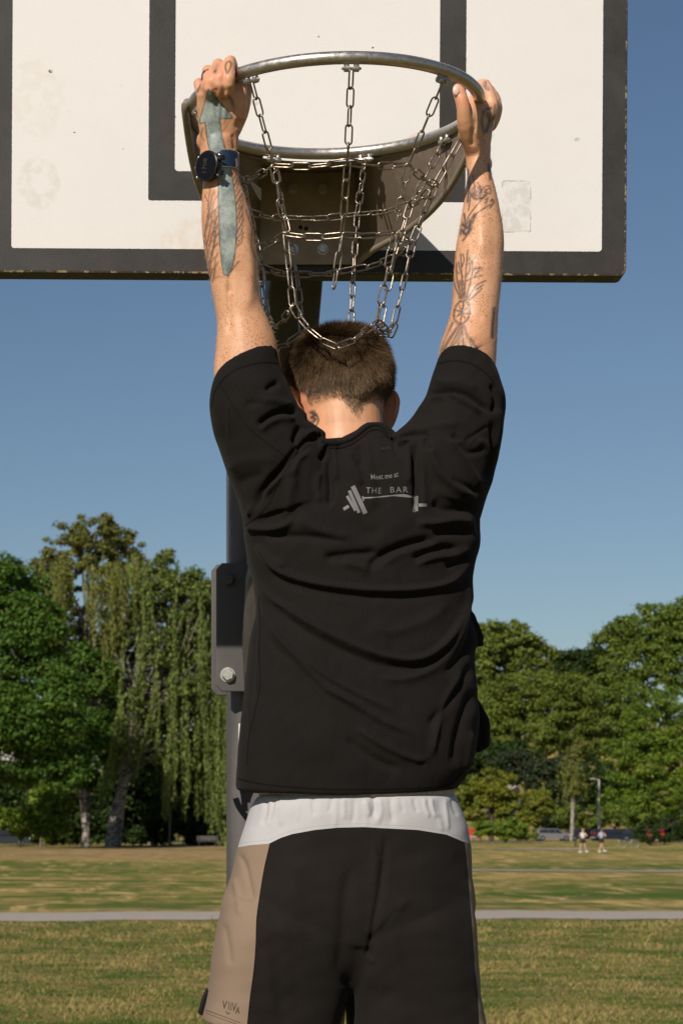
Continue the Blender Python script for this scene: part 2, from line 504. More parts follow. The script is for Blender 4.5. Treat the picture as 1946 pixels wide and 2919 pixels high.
def curtain(parent, cols, size, m, d):
    "hanging strings of small leaves: (x, ytop, ybottom, spread, strings, lean)"
    s = d/FPX; A = []; T = []
    for (x, y0, y1, sp, n, lean) in cols:
        cx_ = x + rng.normal(0, sp*1.25, max(2, n//7)); cy_ = rng.normal(0, (y1-y0)*.07, len(cx_))
        for k in range(n):
            j_ = rng.integers(0, len(cx_)); xx = cx_[j_] + rng.normal(0, 3.0); L = (y1-y0)*(.45+.55*rng.random()); ys0 = y0 + rng.random()*(y1-y0-L)*.8 + cy_[j_]
            m_ = int(L/3.2)+3; f = np.sort(rng.random(m_))
            px = xx + lean*f*L + 3*np.sin(f*6+xx) + rng.normal(0, 2.0, m_); py = ys0 + f*L
            dd = d + rng.normal(0, 2.2)
            A.append(np.stack([(px-CX)/FPX*d, dd+rng.normal(0, .15, m_), EYE+(HY-py)/FPX*d], 1)); T.append(np.full(m_, rng.random()))
    pos = np.concatenate(A); n = len(pos); tt = np.concatenate(T)
    sz = size*(.6+.8*rng.random(n))
    a = np.stack([rng.normal(0, .35, n), rng.normal(0, .35, n), -np.ones(n)], 1)*sz[:, None]
    an = rng.random(n)*math.pi
    b = np.stack([np.cos(an), np.sin(an), rng.normal(0, .2, n)], 1)*sz[:, None]*.42
    V = np.concatenate([pos-a, pos-b, pos+a, pos+b]); i = np.arange(n)
    me = mesh_from('drooping_foliage', V, np.stack([i, i+n, i+2*n, i+3*n], 1))
    attr(me, 'tint', np.tile(np.clip(tt*.6+.4*rng.random(n), 0, 1), 4)); attr(me, 'odd', np.zeros(4*n))
    return link('drooping_foliage', me, m, parent, smooth=False)

# ---- left wood
tree('maple_tree', -90, 168, 'dense bright green maple filling the left edge of the photo', [
    (30, 1625, 60, 46, 20, 20, -2), (-10, 2090, 70, 70, 20, 26, -3), (60, 2060, 90, 80, 26, 28, -3), (20, 1700, 120, 110, 46, 34, 0), (95, 1800, 110, 120, 46, 34, -2), (10, 1930, 150, 150, 60, 36, 0), (150, 2010, 110, 130, 50, 32, -2),
    (40, 2150, 150, 110, 44, 32, 0), (180, 2180, 90, 80, 26, 28, 0), (-80, 1900, 120, 330, 60, 40, 0)], 62000, .16, L_maple, B_dark, (.3, .08), (-20, 1850))
tree('maple_tree', 247, 194, 'lower bright green maple whose boughs cross the pale birch trunk', [
    (215, 1930, 90, 80, 34, 26, -9), (275, 1960, 75, 75, 26, 24, -9), (190, 2090, 100, 90, 36, 28, -9), (290, 2110, 70, 80, 22, 24, -9), (220, 2220, 70, 40, 16, 22, -8)],
    30000, .15, L_maple, B_dark, (.14, .06), (215, 1980))
def birch_limbs(tb):
    d = 190
    for pts, r in (([(245, 2415), (248, 2260), (256, 2050), (270, 1930), (262, 1640)], .42), ([(262, 1990), (290, 1900), (335, 1800), (337, 1650), (330, 1560)], .26),
                   ([(256, 1830), (228, 1740), (205, 1690), (182, 1610)], .2), ([(337, 1780), (352, 1700), (365, 1600), (350, 1530)], .16), ([(262, 1800), (240, 1700), (236, 1590)], .14)):
        q = spline(pts, 5); tb.tube([P(x, y, d) for x, y in q], [r*(1-.7*i/len(q)) for i in range(len(q))], 8, round_ends=False)
bt = tree('birch_tree', 245, 190, 'tallest birch at left with pale trunk and thin olive crown against the sky', [
    (270, 1530, 120, 70, 40, 17, 0), (160, 1600, 85, 75, 30, 17, 0), (345, 1560, 70, 70, 26, 16, 1), (250, 1630, 130, 70, 34, 16, 0), (130, 1680, 60, 70, 16, 17, 1),
    (200, 1770, 80, 100, 30, 18, 2), (340, 1720, 80, 90, 26, 18, 2), (300, 1860, 90, 100, 44, 20, 4), (160, 1830, 90, 110, 44, 20, 5), (110, 1740, 60, 80, 26, 18, 2), (380, 1640, 60, 80, 28, 16, 1)], 52000, .14, L_birch, B_birch, (.3, .07), (258, 1900), extra=birch_limbs, up=.3)
curtain(bt, [(170, 1600, 1760, 26, 40, 0), (230, 1620, 1840, 26, 46, 0), (300, 1600, 1860, 26, 50, 0), (360, 1600, 1840, 24, 46, 0), (120, 1640, 1800, 20, 26, 0), (200, 1720, 1920, 26, 34, 0), (330, 1760, 1960, 24, 34, 0)], .14, L_birch, 187)
def willow_limbs(tb):
    d = 186
    for pts, r in (([(318, 2418), (330, 2330), (352, 2230), (372, 2080), (395, 1900), (420, 1750), (465, 1640)], .62), ([(372, 2090), (352, 1930), (350, 1800), (365, 1690)], .3),
                   ([(405, 1860), (470, 1800), (525, 1740), (570, 1700)], .26), ([(350, 2260), (342, 2418)], .34), ([(395, 1960), (500, 1850), (560, 1800)], .18),
                   ([(440, 2120), (560, 2080), (640, 2070)], .1), ([(480, 2100), (510, 2050)], .12), ([(420, 1750), (392, 1680), (385, 1590)], .16)):
        q = spline(pts, 5); tb.tube([P(x, y, d) for x, y in q], [r*(1-.75*i/len(q)) for i in range(len(q))], 8, round_ends=False)
wt = tree('weeping_birch_tree', 322, 186, 'large weeping birch with long hanging green curtains left of the pole', [
    (440, 1690, 90, 110, 40, 18, 0), (530, 1750, 100, 110, 42, 20, 0), (390, 1790, 80, 80, 22, 18, 0), (610, 1770, 80, 130, 34, 20, 0), (465, 1600, 40, 50, 14, 14, 0), (430, 1640, 60, 50, 18, 16, 0), (500, 1670, 70, 50, 22, 16, -1), (590, 1680, 60, 40, 20, 16, -1), (560, 1900, 110, 110, 34, 20, 1), (380, 1900, 90, 120, 40, 20, 3), (430, 2050, 120, 110, 30, 22, 4), (600, 2080, 90, 130, 34, 22, 4), (450, 1850, 60, 60, 18, 14, -3), (520, 1980, 50, 60, 16, 14, -3), (600, 1900, 50, 70, 16, 14, -3), (400, 2000, 40, 60, 12, 13, -3), (570, 1700, 50, 40, 14, 14, -3), (630, 2020, 30, 60, 10, 13, -3)],
    56000, .13, L_weep, B_birch, (.3, .06), (400, 1900), extra=willow_limbs, up=.2)
curtain(wt, [(400, 1800, 2180, 18, 40, -.05), (350, 2020, 2320, 14, 34, -.22), (395, 1960, 2250, 20, 34, -.2), (450, 1760, 2200, 22, 50, 0), (500, 1750, 2180, 20, 50, 0), (550, 1740, 2230, 22, 54, 0),
             (600, 1740, 2300, 22, 60, 0), (640, 1760, 2340, 22, 60, 0), (480, 2120, 2350, 10, 26, -.03), (560, 2080, 2360, 16, 34, .02), (610, 2060, 2370, 18, 40, .03),
             (650, 2050, 2330, 18, 30, 0), (430, 1600, 1850, 24, 30, 0), (530, 1620, 1800, 26, 30, 0), (390, 1600, 1760, 20, 22, 0), (510, 2130, 2300, 12, 18, 0)], .15, L_weep, 186)
tree('broad_tree', 600, 205, 'dark rounded tree top behind the weeping birch beside the pole', [
    (600, 1720, 60, 70, 24, 22, 0), (555, 1640, 35, 25, 8, 16, 0), (660, 1800, 120, 110, 40, 26, 0), (560, 1900, 130, 160, 40, 26, 0)], 12000, .2, L_mid, B_dark, (.4, .2), (600, 1800))
tree('broad_tree', 440, 212, 'shaded tree standing in the gloom behind the left trunks', [
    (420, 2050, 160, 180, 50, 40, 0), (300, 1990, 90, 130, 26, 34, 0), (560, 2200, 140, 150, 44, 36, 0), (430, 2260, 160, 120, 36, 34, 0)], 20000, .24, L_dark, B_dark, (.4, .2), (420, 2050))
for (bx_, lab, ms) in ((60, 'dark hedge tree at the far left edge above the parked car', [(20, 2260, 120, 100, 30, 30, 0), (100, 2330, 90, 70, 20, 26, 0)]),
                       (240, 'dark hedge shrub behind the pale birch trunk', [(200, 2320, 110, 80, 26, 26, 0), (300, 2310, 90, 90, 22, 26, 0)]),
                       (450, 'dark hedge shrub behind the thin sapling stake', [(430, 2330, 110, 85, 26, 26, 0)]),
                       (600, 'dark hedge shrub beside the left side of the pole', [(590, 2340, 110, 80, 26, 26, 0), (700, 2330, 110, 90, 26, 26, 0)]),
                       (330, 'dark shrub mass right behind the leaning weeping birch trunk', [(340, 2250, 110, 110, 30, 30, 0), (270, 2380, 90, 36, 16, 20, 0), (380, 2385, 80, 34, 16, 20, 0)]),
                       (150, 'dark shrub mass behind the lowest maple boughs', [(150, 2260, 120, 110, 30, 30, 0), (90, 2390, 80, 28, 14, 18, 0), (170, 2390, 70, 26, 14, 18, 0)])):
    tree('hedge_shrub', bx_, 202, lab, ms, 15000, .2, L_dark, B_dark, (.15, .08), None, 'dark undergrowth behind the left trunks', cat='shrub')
tree('young_tree', 118, 186, 'slim young tree with a bare pale stem left of the birch trunk', [
    (118, 2270, 40, 50, 14, 16, 0), (100, 2330, 60, 45, 12, 18, 2), (120, 2380, 34, 22, 8, 12, 2)], 5200, .15, L_lime, B_grey, (.09, .06), (117, 2240))
tree('young_tree', 484, 187, 'thin grey sapling stem under the hanging birch curtain', [(484, 2275, 24, 34, 10, 12, 0)], 1800, .13, L_weep, B_grey, (.09, .06), (484, 2270))

tree('hedge_shrub', 60, 178, 'bright green undergrowth round the slim young tree at left', [(60, 2330, 90, 60, 26, 20, 0), (140, 2350, 60, 44, 20, 18, 0), (170, 2290, 60, 50, 14, 18, 2)], 12000, .16, L_lime, B_dark, (.1, .06), cat='shrub')
# ---- right wood
SPEC_R = [
 ('broad_tree', 1440, 352, 'high rounded tree top just right of the shirt on the skyline', [(1440, 1830, 110, 70, 50, 20, 0), (1370, 1860, 80, 90, 34, 22, 0), (1500, 1880, 90, 60, 30, 20, 0), (1430, 1960, 130, 110, 40, 26, 3)], 34000, .26, L_chest),
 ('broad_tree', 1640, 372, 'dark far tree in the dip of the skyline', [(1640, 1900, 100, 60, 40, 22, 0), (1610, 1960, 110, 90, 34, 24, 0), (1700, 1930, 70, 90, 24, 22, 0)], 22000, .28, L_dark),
 ('chestnut_tree', 1500, 318, 'broad olive chestnut with heavy boughs in the middle of the right wood', [(1480, 1990, 130, 90, 70, 22, 0), (1600, 1990, 120, 90, 56, 22, -1), (1400, 2060, 90, 100, 44, 22, 0), (1520, 2100, 150, 80, 60, 22, -1), (1650, 2080, 110, 80, 44, 22, 0)], 60000, .19, L_chest),
 ('broad_tree', 1800, 362, 'tallest green tree on the skyline at the right edge', [(1860, 1790, 90, 80, 50, 20, 0), (1760, 1820, 80, 70, 40, 18, 0), (1930, 1770, 80, 70, 36, 20, 0), (1820, 1910, 140, 100, 60, 24, 0), (1990, 1850, 110, 150, 40, 26, 0)], 46000, .25, L_mid),
 ('broad_tree', 1700, 335, 'mid green tree below the skyline between two bigger crowns', [(1720, 2010, 110, 100, 50, 22, 0), (1780, 2080, 100, 90, 44, 22, 0), (1680, 2120, 90, 90, 30, 22, 1)], 28000, .22, L_mid),
 ('lime_tree', 1860, 296, 'large lime tree flecked with yellow at the right edge above the bushes', [(1880, 2060, 120, 110, 70, 20, 0), (1960, 2160, 110, 140, 60, 22, 0), (1800, 2180, 110, 100, 60, 20, -1), (1900, 2270, 140, 80, 66, 20, -1), (1780, 2300, 90, 60, 34, 18, -1)], 60000, .17, L_lime),
 ('yew_tree', 1560, 300, 'dark green yew between the yellow tree and the slim birch', [(1560, 2220, 75, 70, 36, 18, 0), (1590, 2300, 80, 80, 30, 18, 0), (1480, 2180, 90, 60, 24, 20, 4)], 17000, .2, L_con),
 ('hedge_shrub', 1450, 312, 'deep shaded shrub under the chestnut behind the yellow trees', [(1430, 2170, 120, 70, 34, 22, 0), (1330, 2200, 100, 110, 30, 24, 0), (1690, 2220, 100, 90, 30, 22, 0)], 17000, .26, L_dark),
 ('yellow_tree', 1400, 275, 'yellow green small tree right of the grey shorts yoke', [(1400, 2250, 80, 66, 44, 15, 0), (1340, 2290, 60, 60, 24, 15, 0), (1440, 2300, 60, 50, 24, 14, 0)], 21000, .16, L_yel),
 ('yellow_tree', 1530, 274, 'rounder yellow green small tree behind the silver car', [(1530, 2290, 48, 62, 34, 13, 0), (1505, 2330, 40, 30, 14, 12, 0)], 11000, .15, L_yel),
 ('hedge_shrub', 1440, 246, 'low green bush between the red car and the silver car', [(1450, 2365, 60, 32, 26, 12, 0), (1375, 2362, 45, 26, 14, 12, 0), (1500, 2380, 36, 22, 12, 10, 0)], 11000, .14, L_lime),
 ('hedge_shrub', 1860, 206, 'small dark bush in front of the red hatchback', [(1842, 2395, 22, 26, 12, 9, 0), (1896, 2398, 22, 24, 12, 9, 0), (1868, 2378, 26, 12, 8, 8, 0)], 5000, .1, L_dark),
 ('hedge_shrub', 1880, 236, 'dark bush shading the red hatchback at the right edge', [(1870, 2370, 50, 42, 30, 14, 3), (1930, 2370, 70, 48, 34, 15, 3), (2010, 2350, 80, 70, 30, 18, 3)], 15000, .14, L_dark),
 ('hedge_shrub', 1800, 292, 'green shrub behind the dark cars under the lime tree', [(1700, 2330, 70, 36, 20, 14, 0), (1800, 2335, 80, 36, 24, 14, 0), (1620, 2320, 50, 40, 14, 14, 0)], 12000, .18, L_mid),
 ('broad_tree', 1180, 330, 'green tree hidden mostly behind the shirt', [(1150, 1990, 160, 160, 60, 28, 0), (1280, 2060, 130, 140, 50, 26, 0), (1150, 2230, 190, 130, 60, 28, 0)], 16000, .36, L_mid),
 ('broad_tree', 880, 320, 'green tree hidden mostly behind the pole and shirt', [(880, 2000, 160, 170, 60, 28, 0), (1000, 2100, 130, 160, 50, 28, 0), (880, 2250, 190, 120, 60, 28, 0)], 16000, .36, L_mid),
]
for (nm, bx_, d_, lab, ms, nl, sz, lm) in SPEC_R:
    tree(nm, bx_, d_, lab, ms, nl, sz, lm, B_dark if nm != 'chestnut_tree' else B_grey, (.35, .18) if 'shrub' not in nm else (.1, .06), None, cat='shrub' if 'shrub' in nm else 'tree')
def slim(tb):
    q = spline([(1626, 2396), (1628, 2340), (1630, 2260), (1634, 2180), (1640, 2120)], 5)
    tb.tube([P(x, y, 255) for x, y in q], [.14*(1-.7*i/len(q)) for i in range(len(q))], 8, round_ends=False)
sb = tree('slim_birch_tree', 1626, 255, 'slim birch with white stem and drooping olive crown behind the walking woman', [
    (1636, 2170, 26, 50, 16, 10, 0), (1630, 2230, 40, 50, 18, 11, 0), (1650, 2130, 18, 30, 8, 9, 0)], 5000, .13, L_birch, bark('white_birch_bark', (.42, .37, .31), (.2, .17, .14), 2.2), (.09, .035), (1634, 2170), extra=slim)
curtain(sb, [(1605, 2190, 2290, 9, 14, -.05), (1650, 2180, 2280, 9, 14, 0), (1630, 2160, 2280, 14, 18, 0)], .12, L_birch, 255)
# far wooded ridge that closes the horizon beyond and outside the frame
Cs, Rs = blobs([((x, 470 + 30*math.sin(x), 18), (34, 20, 12), 60, 5) for x in range(-420, 520, 45)])
rb = empty('far_wood', (0, 470, 0)); 
fw = leaves(None, Cs, Rs, 60000, 1.0, L_mid, 'far_wood_ridge'); bpy.data.objects.remove(rb); tag(fw, kind='stuff')

# ================================================================== BUILDINGS, CARS, PEOPLE FAR OFF
def house(x0, x1, ytop, ybase, d, label, wallc, name='house', storeys=3, cols=4, roofc=(.10, .05, .04), flat=False):
    a = P(x0, ytop, d); b = P(x1, ybase, d); z0 = gz_at((a.x+b.x)/2, d)-.3; z1 = a.z; W = b.x-a.x
    root = empty(name, ((a.x+b.x)/2, d, z0), label, 'building')
    MB().box((a.x, d, z0), (b.x, d+9, z1)).build('wall', simple('plaster', wallc, .9, var=.06, scale=2), root, False)
    rm = simple('roof_tiles', roofc, .8, var=.25, scale=5)
    if flat: MB().box((a.x-.4, d-.4, z1), (b.x+.4, d+9.4, z1+.7)).build('roof', rm, root, False)
    else: MB().prism([(a.x-.4, d-.5, z1), (a.x-.4, d+9.5, z1), (a.x-.4, d+4.5, z1+3)], (W+.8, 0, 0)).build('roof', rm, root, False)
    gl = simple('window_glass', (.05, .06, .07), .15); fr = simple('window_frame', (.6, .58, .54), .6)
    fm = gm = None
    H = (z1-z0)/storeys
    for i in range(storeys):
        for j in range(cols):
            cx = a.x + W*(j+.5)/cols; cz = z0 + H*(i+.55)
            if fm is None:
                k = MB()
                for q in ((-.65, -.75, -.55, .75), (.55, -.75, .65, .75), (-.55, -.75, .55, -.66), (-.55, .66, .55, .75), (-.04, -.66, .04, .66)):
                    k.box((q[0], -.06, q[1]), (q[2], .04, q[3]))
                fm = k.mesh('window'); gm = MB().box((-.55, -.02, -.66), (.55, -.01, .66)).mesh('pane')
                fm.materials.append(fr); gm.materials.append(gl)
            w = bpy.data.objects.new('window', fm); col.objects.link(w); w.parent = root; w.location = (cx-root.location.x, 0, cz-z0)
            g = bpy.data.objects.new('pane', gm); col.objects.link(g); g.parent = w
    return root
house(-60, 55, 1618, 2330, 232, 'pale apartment block showing through the maple at the left edge', (.42, .39, .36), 'apartment_building', 7, 4, (.05, .045, .04), True)
house(1392, 1480, 2120, 2300, 322, 'pale house glimpsed under the chestnut trees', (.66, .60, .52), 'house', 2, 4)

M_glass = simple('car_glass', (.02, .024, .03), .08)
M_tyre = simple('tyre', (.02, .02, .02), .9); M_rim = simple('alloy', (.35, .35, .36), .35, .8)
M_lampr = simple('tail_lamp', (.45, .02, .02), .3); M_lampw = simple('head_lamp', (.7, .7, .68), .2)
def car(x, y, d, label, paint, rz=0, wagon=True, L=4.6, group='cars parked below the wood'):
    p = P(x, y, d); root = empty('parked_car', (p.x, d, gz_at(p.x, d)+.05), label, 'car', group, rz)
    pm = NT('car_paint', .28); pm.b.inputs['Coat Weight'].default_value = .6; pm = pm.out(pm.mix(pm.noise(3), tuple(c*.9 for c in paint), paint))
    h = 1.48; W = .9
    rear = .12 if wagon else .5
    top = [(-L/2+.02, .35), (-L/2, .75), (-L/2+.06, .98), (-L/2+rear+.12, 1.40), (-L/2+rear+.5, h), (0, h), (.55, 1.44), (1.25, 1.02), (L/2-.35, .86), (L/2-.04, .66), (L/2, .38)]
    q = spline(top, 3)
    secs = []
    mb = MB()
    V = []; n = len(q)
    for s_ in (-1, -.8, .8, 1):
        for (a, z) in q:
            inset = .0 if z < .95 else (z-.95)*.38
            yy = s_*(W-inset) if abs(s_) == 1 else s_*(W-inset)
            zz = z - (.05 if abs(s_) == 1 and z > 1 else 0)
            V.append((a, yy, zz))
        for a in (L/2, -L/2+.02): V.append((a, s_*(W-.03), .22))
    k = n+2; Fq = []
    for s_ in range(3):
        for j in range(k):
            Fq.append((s_*k+j, s_*k+(j+1) % k, (s_+1)*k+(j+1) % k, (s_+1)*k+j))
    Fq.append(tuple(range(k))); Fq.append(tuple(range(4*k-1, 3*k-1, -1)))
    def place(o): o.matrix_parent_inverse = Matrix(); return o
    def part(mb, nm, m, par=root, sm=True, bev=0):
        o = mb.build(nm, m, None, sm, bev); o.parent = par; return o
    mb.add(V, Fq); part(mb, 'body', pm)
    for s_ in (-1, 1):
        g = MB()
        wl = [(-L/2+rear+.3, 1.0), (-L/2+rear+.48, 1.36), (-.75, 1.39), (-.75, 1.0)]; wl2 = [(-.68, 1.0), (-.68, 1.39), (.05, 1.39), (.05, 1.0)]; wl3 = [(.12, 1.0), (.12, 1.39), (.42, 1.37), (1.0, 1.02)]
        for w_ in (wl, wl2, wl3):
            g = MB(); g.prism([(a, s_*(W+.005-max(0, z-.95)*.38), z) for a, z in w_], (0, s_*.012, 0)); part(g, 'side_window', M_glass, sm=False)
        for wx in (-L/2+.85, L/2-.88):
            wbm = MB(); wbm.loft([((wx, s_*(W-.16), .32), (.32, 0, 0), (0, 0, .32)), ((wx, s_*(W+.02), .32), (.32, 0, 0), (0, 0, .32))], 20)
            w_ = part(wbm, 'wheel', M_tyre)
            rm = MB(); rm.loft([((wx, s_*(W+.015), .32), (.2, 0, 0), (0, 0, .2)), ((wx, s_*(W+.03), .32), (.19, 0, 0), (0, 0, .19))], 14); o = part(rm, 'rim', M_rim, w_)
        part(MB().box((-L/2-.02, s_*.62-.12, .82), (-L/2+.1, s_*.62+.16, 1.06)), 'tail_light', M_lampr)
        part(MB().box((L/2-.22, s_*.62-.15, .6), (L/2-.0, s_*.62+.15, .75)), 'headlight', M_lampw)
    part(MB().box((-L/2+rear-.02, -.62, 1.02), (-L/2+rear+.16, .62, 1.34)), 'rear_window', M_glass)
    part(MB().box((-L/2-.05, -.8, .34), (-L/2+.05, .8, .52)), 'bumper', simple('bumper', (.3, .3, .3), .6))
    return root
car(1573, 2396, 258, 'silver grey estate car beside the slim birch', (.17, .16, .155), R(5))
car(1664, 2394, 262, 'dark estate car partly behind the walking woman in white', (.02, .02, .025), R(4))
car(1742, 2392, 259, 'black estate car right of the lamp post', (.012, .012, .018), R(6), L=4.8)
car(1820, 2390, 264, 'dark blue car half hidden by the bush at right', (.02, .025, .045), R(4), False)
car(1350, 2394, 277, 'bright red car peeping out right of the shorts', (.55, .03, .02), R(80), False)
car(1868, 2412, 212, 'red hatchback in the shade of the dark bush', (.16, .008, .01), R(75), False)  # body red darkened, so the bush's shade is put into the paint colour
car(15, 2408, 196, 'dark car parked in deep shade at the left edge', (.03, .035, .04), R(3))

def lamp_post(x, y0, y1, d, label, arm=True, c=(.30, .28, .25), r=.09):
    a = P(x, y0, d); b = P(x, y1, d); z0 = gz_at(a.x, d)
    root = empty('lamp_post', (a.x, d, z0), label, 'lamp post' if arm else 'post')
    m = simple('post_paint', c, .6, .2)
    MB().tube([(a.x, d, z0-.2), (a.x, d, z0+1.2), (a.x, d, b.z)], [r*1.25, r, r*.75], 10, round_ends=False).build('pole', m, root)
    if arm:
        MB().tube([(a.x, d, b.z-.05), (a.x-.45, d, b.z+.08), (a.x-.9, d, b.z+.1)], .045, 8).build('arm', m, root)
        MB().box((a.x-1.15, d-.13, b.z+.02), (a.x-.5, d+.13, b.z+.16)).build('lamp_head', simple('lamp_grey', (.45, .44, .42), .5, .3), root, False, .03)
    return root
lamp_post(1706, 2396, 2222, 262, 'tall grey lamp post with a flat head beside the black car', c=(.5, .47, .43), r=.13)
lamp_post(1639, 2417, 2300, 190, 'thin black post between the silver car and the walking woman', False, (.02, .02, .02), .05)

def bench(x, y, d, label):
    p = P(x, y, d); root = empty('park_bench', (p.x, d, gz_at(p.x, d)), label, 'bench')
    m = simple('bench_wood', (.10, .09, .08), .8); mi = simple('bench_iron', (.04, .04, .04), .6, .5)  # wood tone darkened to carry the shade under the birch
    def part(mb, nm, mm):
        o = mb.build(nm, mm, None, False); o.parent = root
    for k in range(4): part(MB().box((-.9, -.05-.12*k, .43), (.9, .05-.12*k, .46)), 'slat', m)
    for k in range(3): part(MB().box((-.9, .08+.02*k, .55+.13*k), (.9, .11+.02*k, .65+.13*k)), 'slat', m)
    for s_ in (-.75, .75):
        part(MB().box((s_-.03, -.42, 0), (s_+.03, -.36, .43)), 'leg', mi); part(MB().box((s_-.03, .04, 0), (s_+.03, .075, .92)), 'leg', mi)
bench(592, 2418, 181, 'empty grey park bench in the dark under the hanging birch')

# people far off
def small_person(x, y, d, h, label, top, shorts_c, hair, step=0.0, rz=0, pony=True, arms='run'):
    p = P(x, y, d); root = empty('person', (p.x, d, gz_at(p.x, d)), label, 'person', rz=rz)
    k = h/1.7
    sk = simple('skin_far', (.50, .29, .19), .6)
    b = MB()
    hip = Vector((0, 0, .92)); 
    for s_, st in ((-1, step), (1, -step)):
        kn = Vector((s_*.08+st*.28, -.02, .50)); an = Vector((s_*.07+st*.62, .0, .09+abs(st)*.10*(st > 0)))
        b.tube([(s_*.09, 0, .9), kn, an], [.085, .058, .036], 10); b.tube([an, an+Vector((.13, -.02, -.05))], [.04, .035], 8)
    b.loft([((0, 0, .86), (.16, 0, 0), (0, .1, 0)), ((0, 0, 1.0), (.15, 0, 0), (0, .1, 0)), ((0, 0, 1.12), (.12, 0, 0), (0, .085, 0)), ((0, 0, 1.3), (.155, 0, 0), (0, .1, 0)), ((0, 0, 1.42), (.15, 0, 0), (0, .07, 0)), ((0, 0, 1.47), (.05, 0, 0), (0, .05, 0)), ((0, .01, 1.53), (.05, 0, 0), (0, .05, 0))], 16)
    b.ball((0, .01, 1.6), (.075, .092, .105)); b.ball((0, .1, 1.585), (.014, .02, .02), 8)
    for s_ in (-1, 1): b.ball((s_*.075, .01, 1.59), (.012, .02, .03), 8)
    for s_, f in ((-1, .3), (1, -.3)):
        e = Vector((s_*.24, f*.5-.05, 1.14)); w_ = Vector((s_*.22+.1*(arms == 'run'), f*.5+.16, 1.26 if arms == 'run' else .95))
        b.tube([(s_*.17, 0, 1.40), e, w_], [.048, .038, .027], 8); b.tube([w_, w_+Vector((0, .05, .05))], [.03, .02], 8)
    me = remeshed(b.mesh('person'), .018, 2)
    def part(me_or, nm, m):
        o = link(nm, me_or if not isinstance(me_or, MB) else me_or.mesh(nm), m, None); o.parent = root; o.scale = (k, k, k); return o
    part(me, 'body', sk)
    s = MB(); s.loft([((0, 0, 1.0), (.15, 0, 0), (0, .105, 0)), ((0, 0, 1.12), (.135, 0, 0), (0, .1, 0)), ((0, 0, 1.3), (.17, 0, 0), (0, .115, 0)), ((0, 0, 1.41), (.165, 0, 0), (0, .085, 0)), ((0, 0, 1.46), (.08, 0, 0), (0, .06, 0))], 18)
    part(s, 'top', simple('top_cloth', top, .8))
    s = MB(); s.loft([((0, 0, 1.04), (.14, 0, 0), (0, .105, 0)), ((0, 0, .92), (.185, 0, 0), (0, .12, 0)), ((0, 0, .84), (.18, 0, 0), (0, .12, 0))], 18)
    for s_, st in ((-1, step), (1, -step)): s.tube([(s_*.09, 0, .88), (s_*.09+st*.12, 0, .70)], [.105, .105], 12, round_ends=False)
    part(s, 'shorts', simple('shorts_cloth', shorts_c, .8))
    s = MB(); s.ball((0, -.02, 1.63), (.085, .095, .1))
    if pony: s.tube([(0, -.1, 1.66), (0.02, -.17, 1.58), (.03, -.16, 1.42)], [.035, .045, .02], 8)
    part(s, 'hair', simple('hair_far', hair, .6))
    s = MB()
    for s_, st in ((-1, step), (1, -step)):
        an = Vector((s_*.07+st*.62, .0, .06+abs(st)*.10*(st > 0))); s.box(tuple(an+Vector((-.06, -.05, -.055))), tuple(an+Vector((.2, .05, .04))))
    part(s, 'shoes', simple('shoes_far', (.6, .6, .58), .7))
    return root
small_person(1660, 2432, 146, 1.62, 'woman with blonde ponytail, white vest and black shorts crossing the far lawn', (.55, .53, .50), (.02, .02, .02), (.42, .27, .12), -.25, R(-8))
small_person(1713, 2431, 147, 1.62, 'woman in pale blue top and black shorts striding across the far lawn', (.32, .36, .48), (.02, .02, .02), (.10, .05, .03), .42, R(5))
small_person(1786, 2392, 268, 1.75, 'bare shouldered man standing by the dark cars', (.62, .30, .22), (.05, .05, .07), (.12, .06, .04), 0, 0, False, 'down')
small_person(1741, 2388, 290, 1.72, 'person in dull clothes on the bank above the black car', (.14, .10, .09), (.06, .05, .05), (.1, .06, .04), 0, 0, False, 'down')

def bicycle(x, y, d, label):
    p = P(x, y, d); root = empty('bicycle', (p.x, d, gz_at(p.x, d)), label, 'bicycle')
    dk = simple('bike_paint', (.02, .02, .022), .4); al = simple('bike_alloy', (.30, .30, .30), .5, .5)
    def part(mb, nm, m, par=root): o = mb.build(nm, m, None); o.parent = par; return o
    for wx in (-.54, .54):
        t = MB(); t.tube([(wx+.34*math.cos(a), 0, .35+.34*math.sin(a)) for a in np.linspace(0, 2*math.pi, 28, endpoint=False)], .018, 6, closed=True)
        w_ = part(t, 'wheel', al)
        for a in np.linspace(0, math.pi, 7, endpoint=False):
            part(MB().tube([(wx+.33*math.cos(a), 0, .35+.33*math.sin(a)), (wx-.33*math.cos(a), 0, .35-.33*math.sin(a))], .003, 4), 'spoke', al, w_)
    f = MB()
    for a, b in (((-.54, .35), (-.1, .33)), ((-.1, .33), (-.22, .82)), ((-.54, .35), (-.2, .74)), ((-.2, .76), (.36, .82)), ((-.1, .33), (.38, .74)), ((.54, .35), (.36, .88)), ((-.22, .82), (-.24, .92))):
        f.tube([(a[0], 0, a[1]), (b[0], 0, b[1])], .018, 6)
    part(f, 'frame', dk)
    part(MB().tube([(.36, 0, .88), (.36, 0, .98)], .015, 6).tube([(.3, -.27, 1.0), (.36, 0, .98), (.3, .27, 1.0)], .014, 6), 'handlebar', dk)
    part(MB().ball((-.24, 0, .95), (.13, .07, .03), 10), 'saddle', dk)
bicycle(1789, 2418, 180, 'dark bicycle with silver wheels standing on the far lawn')
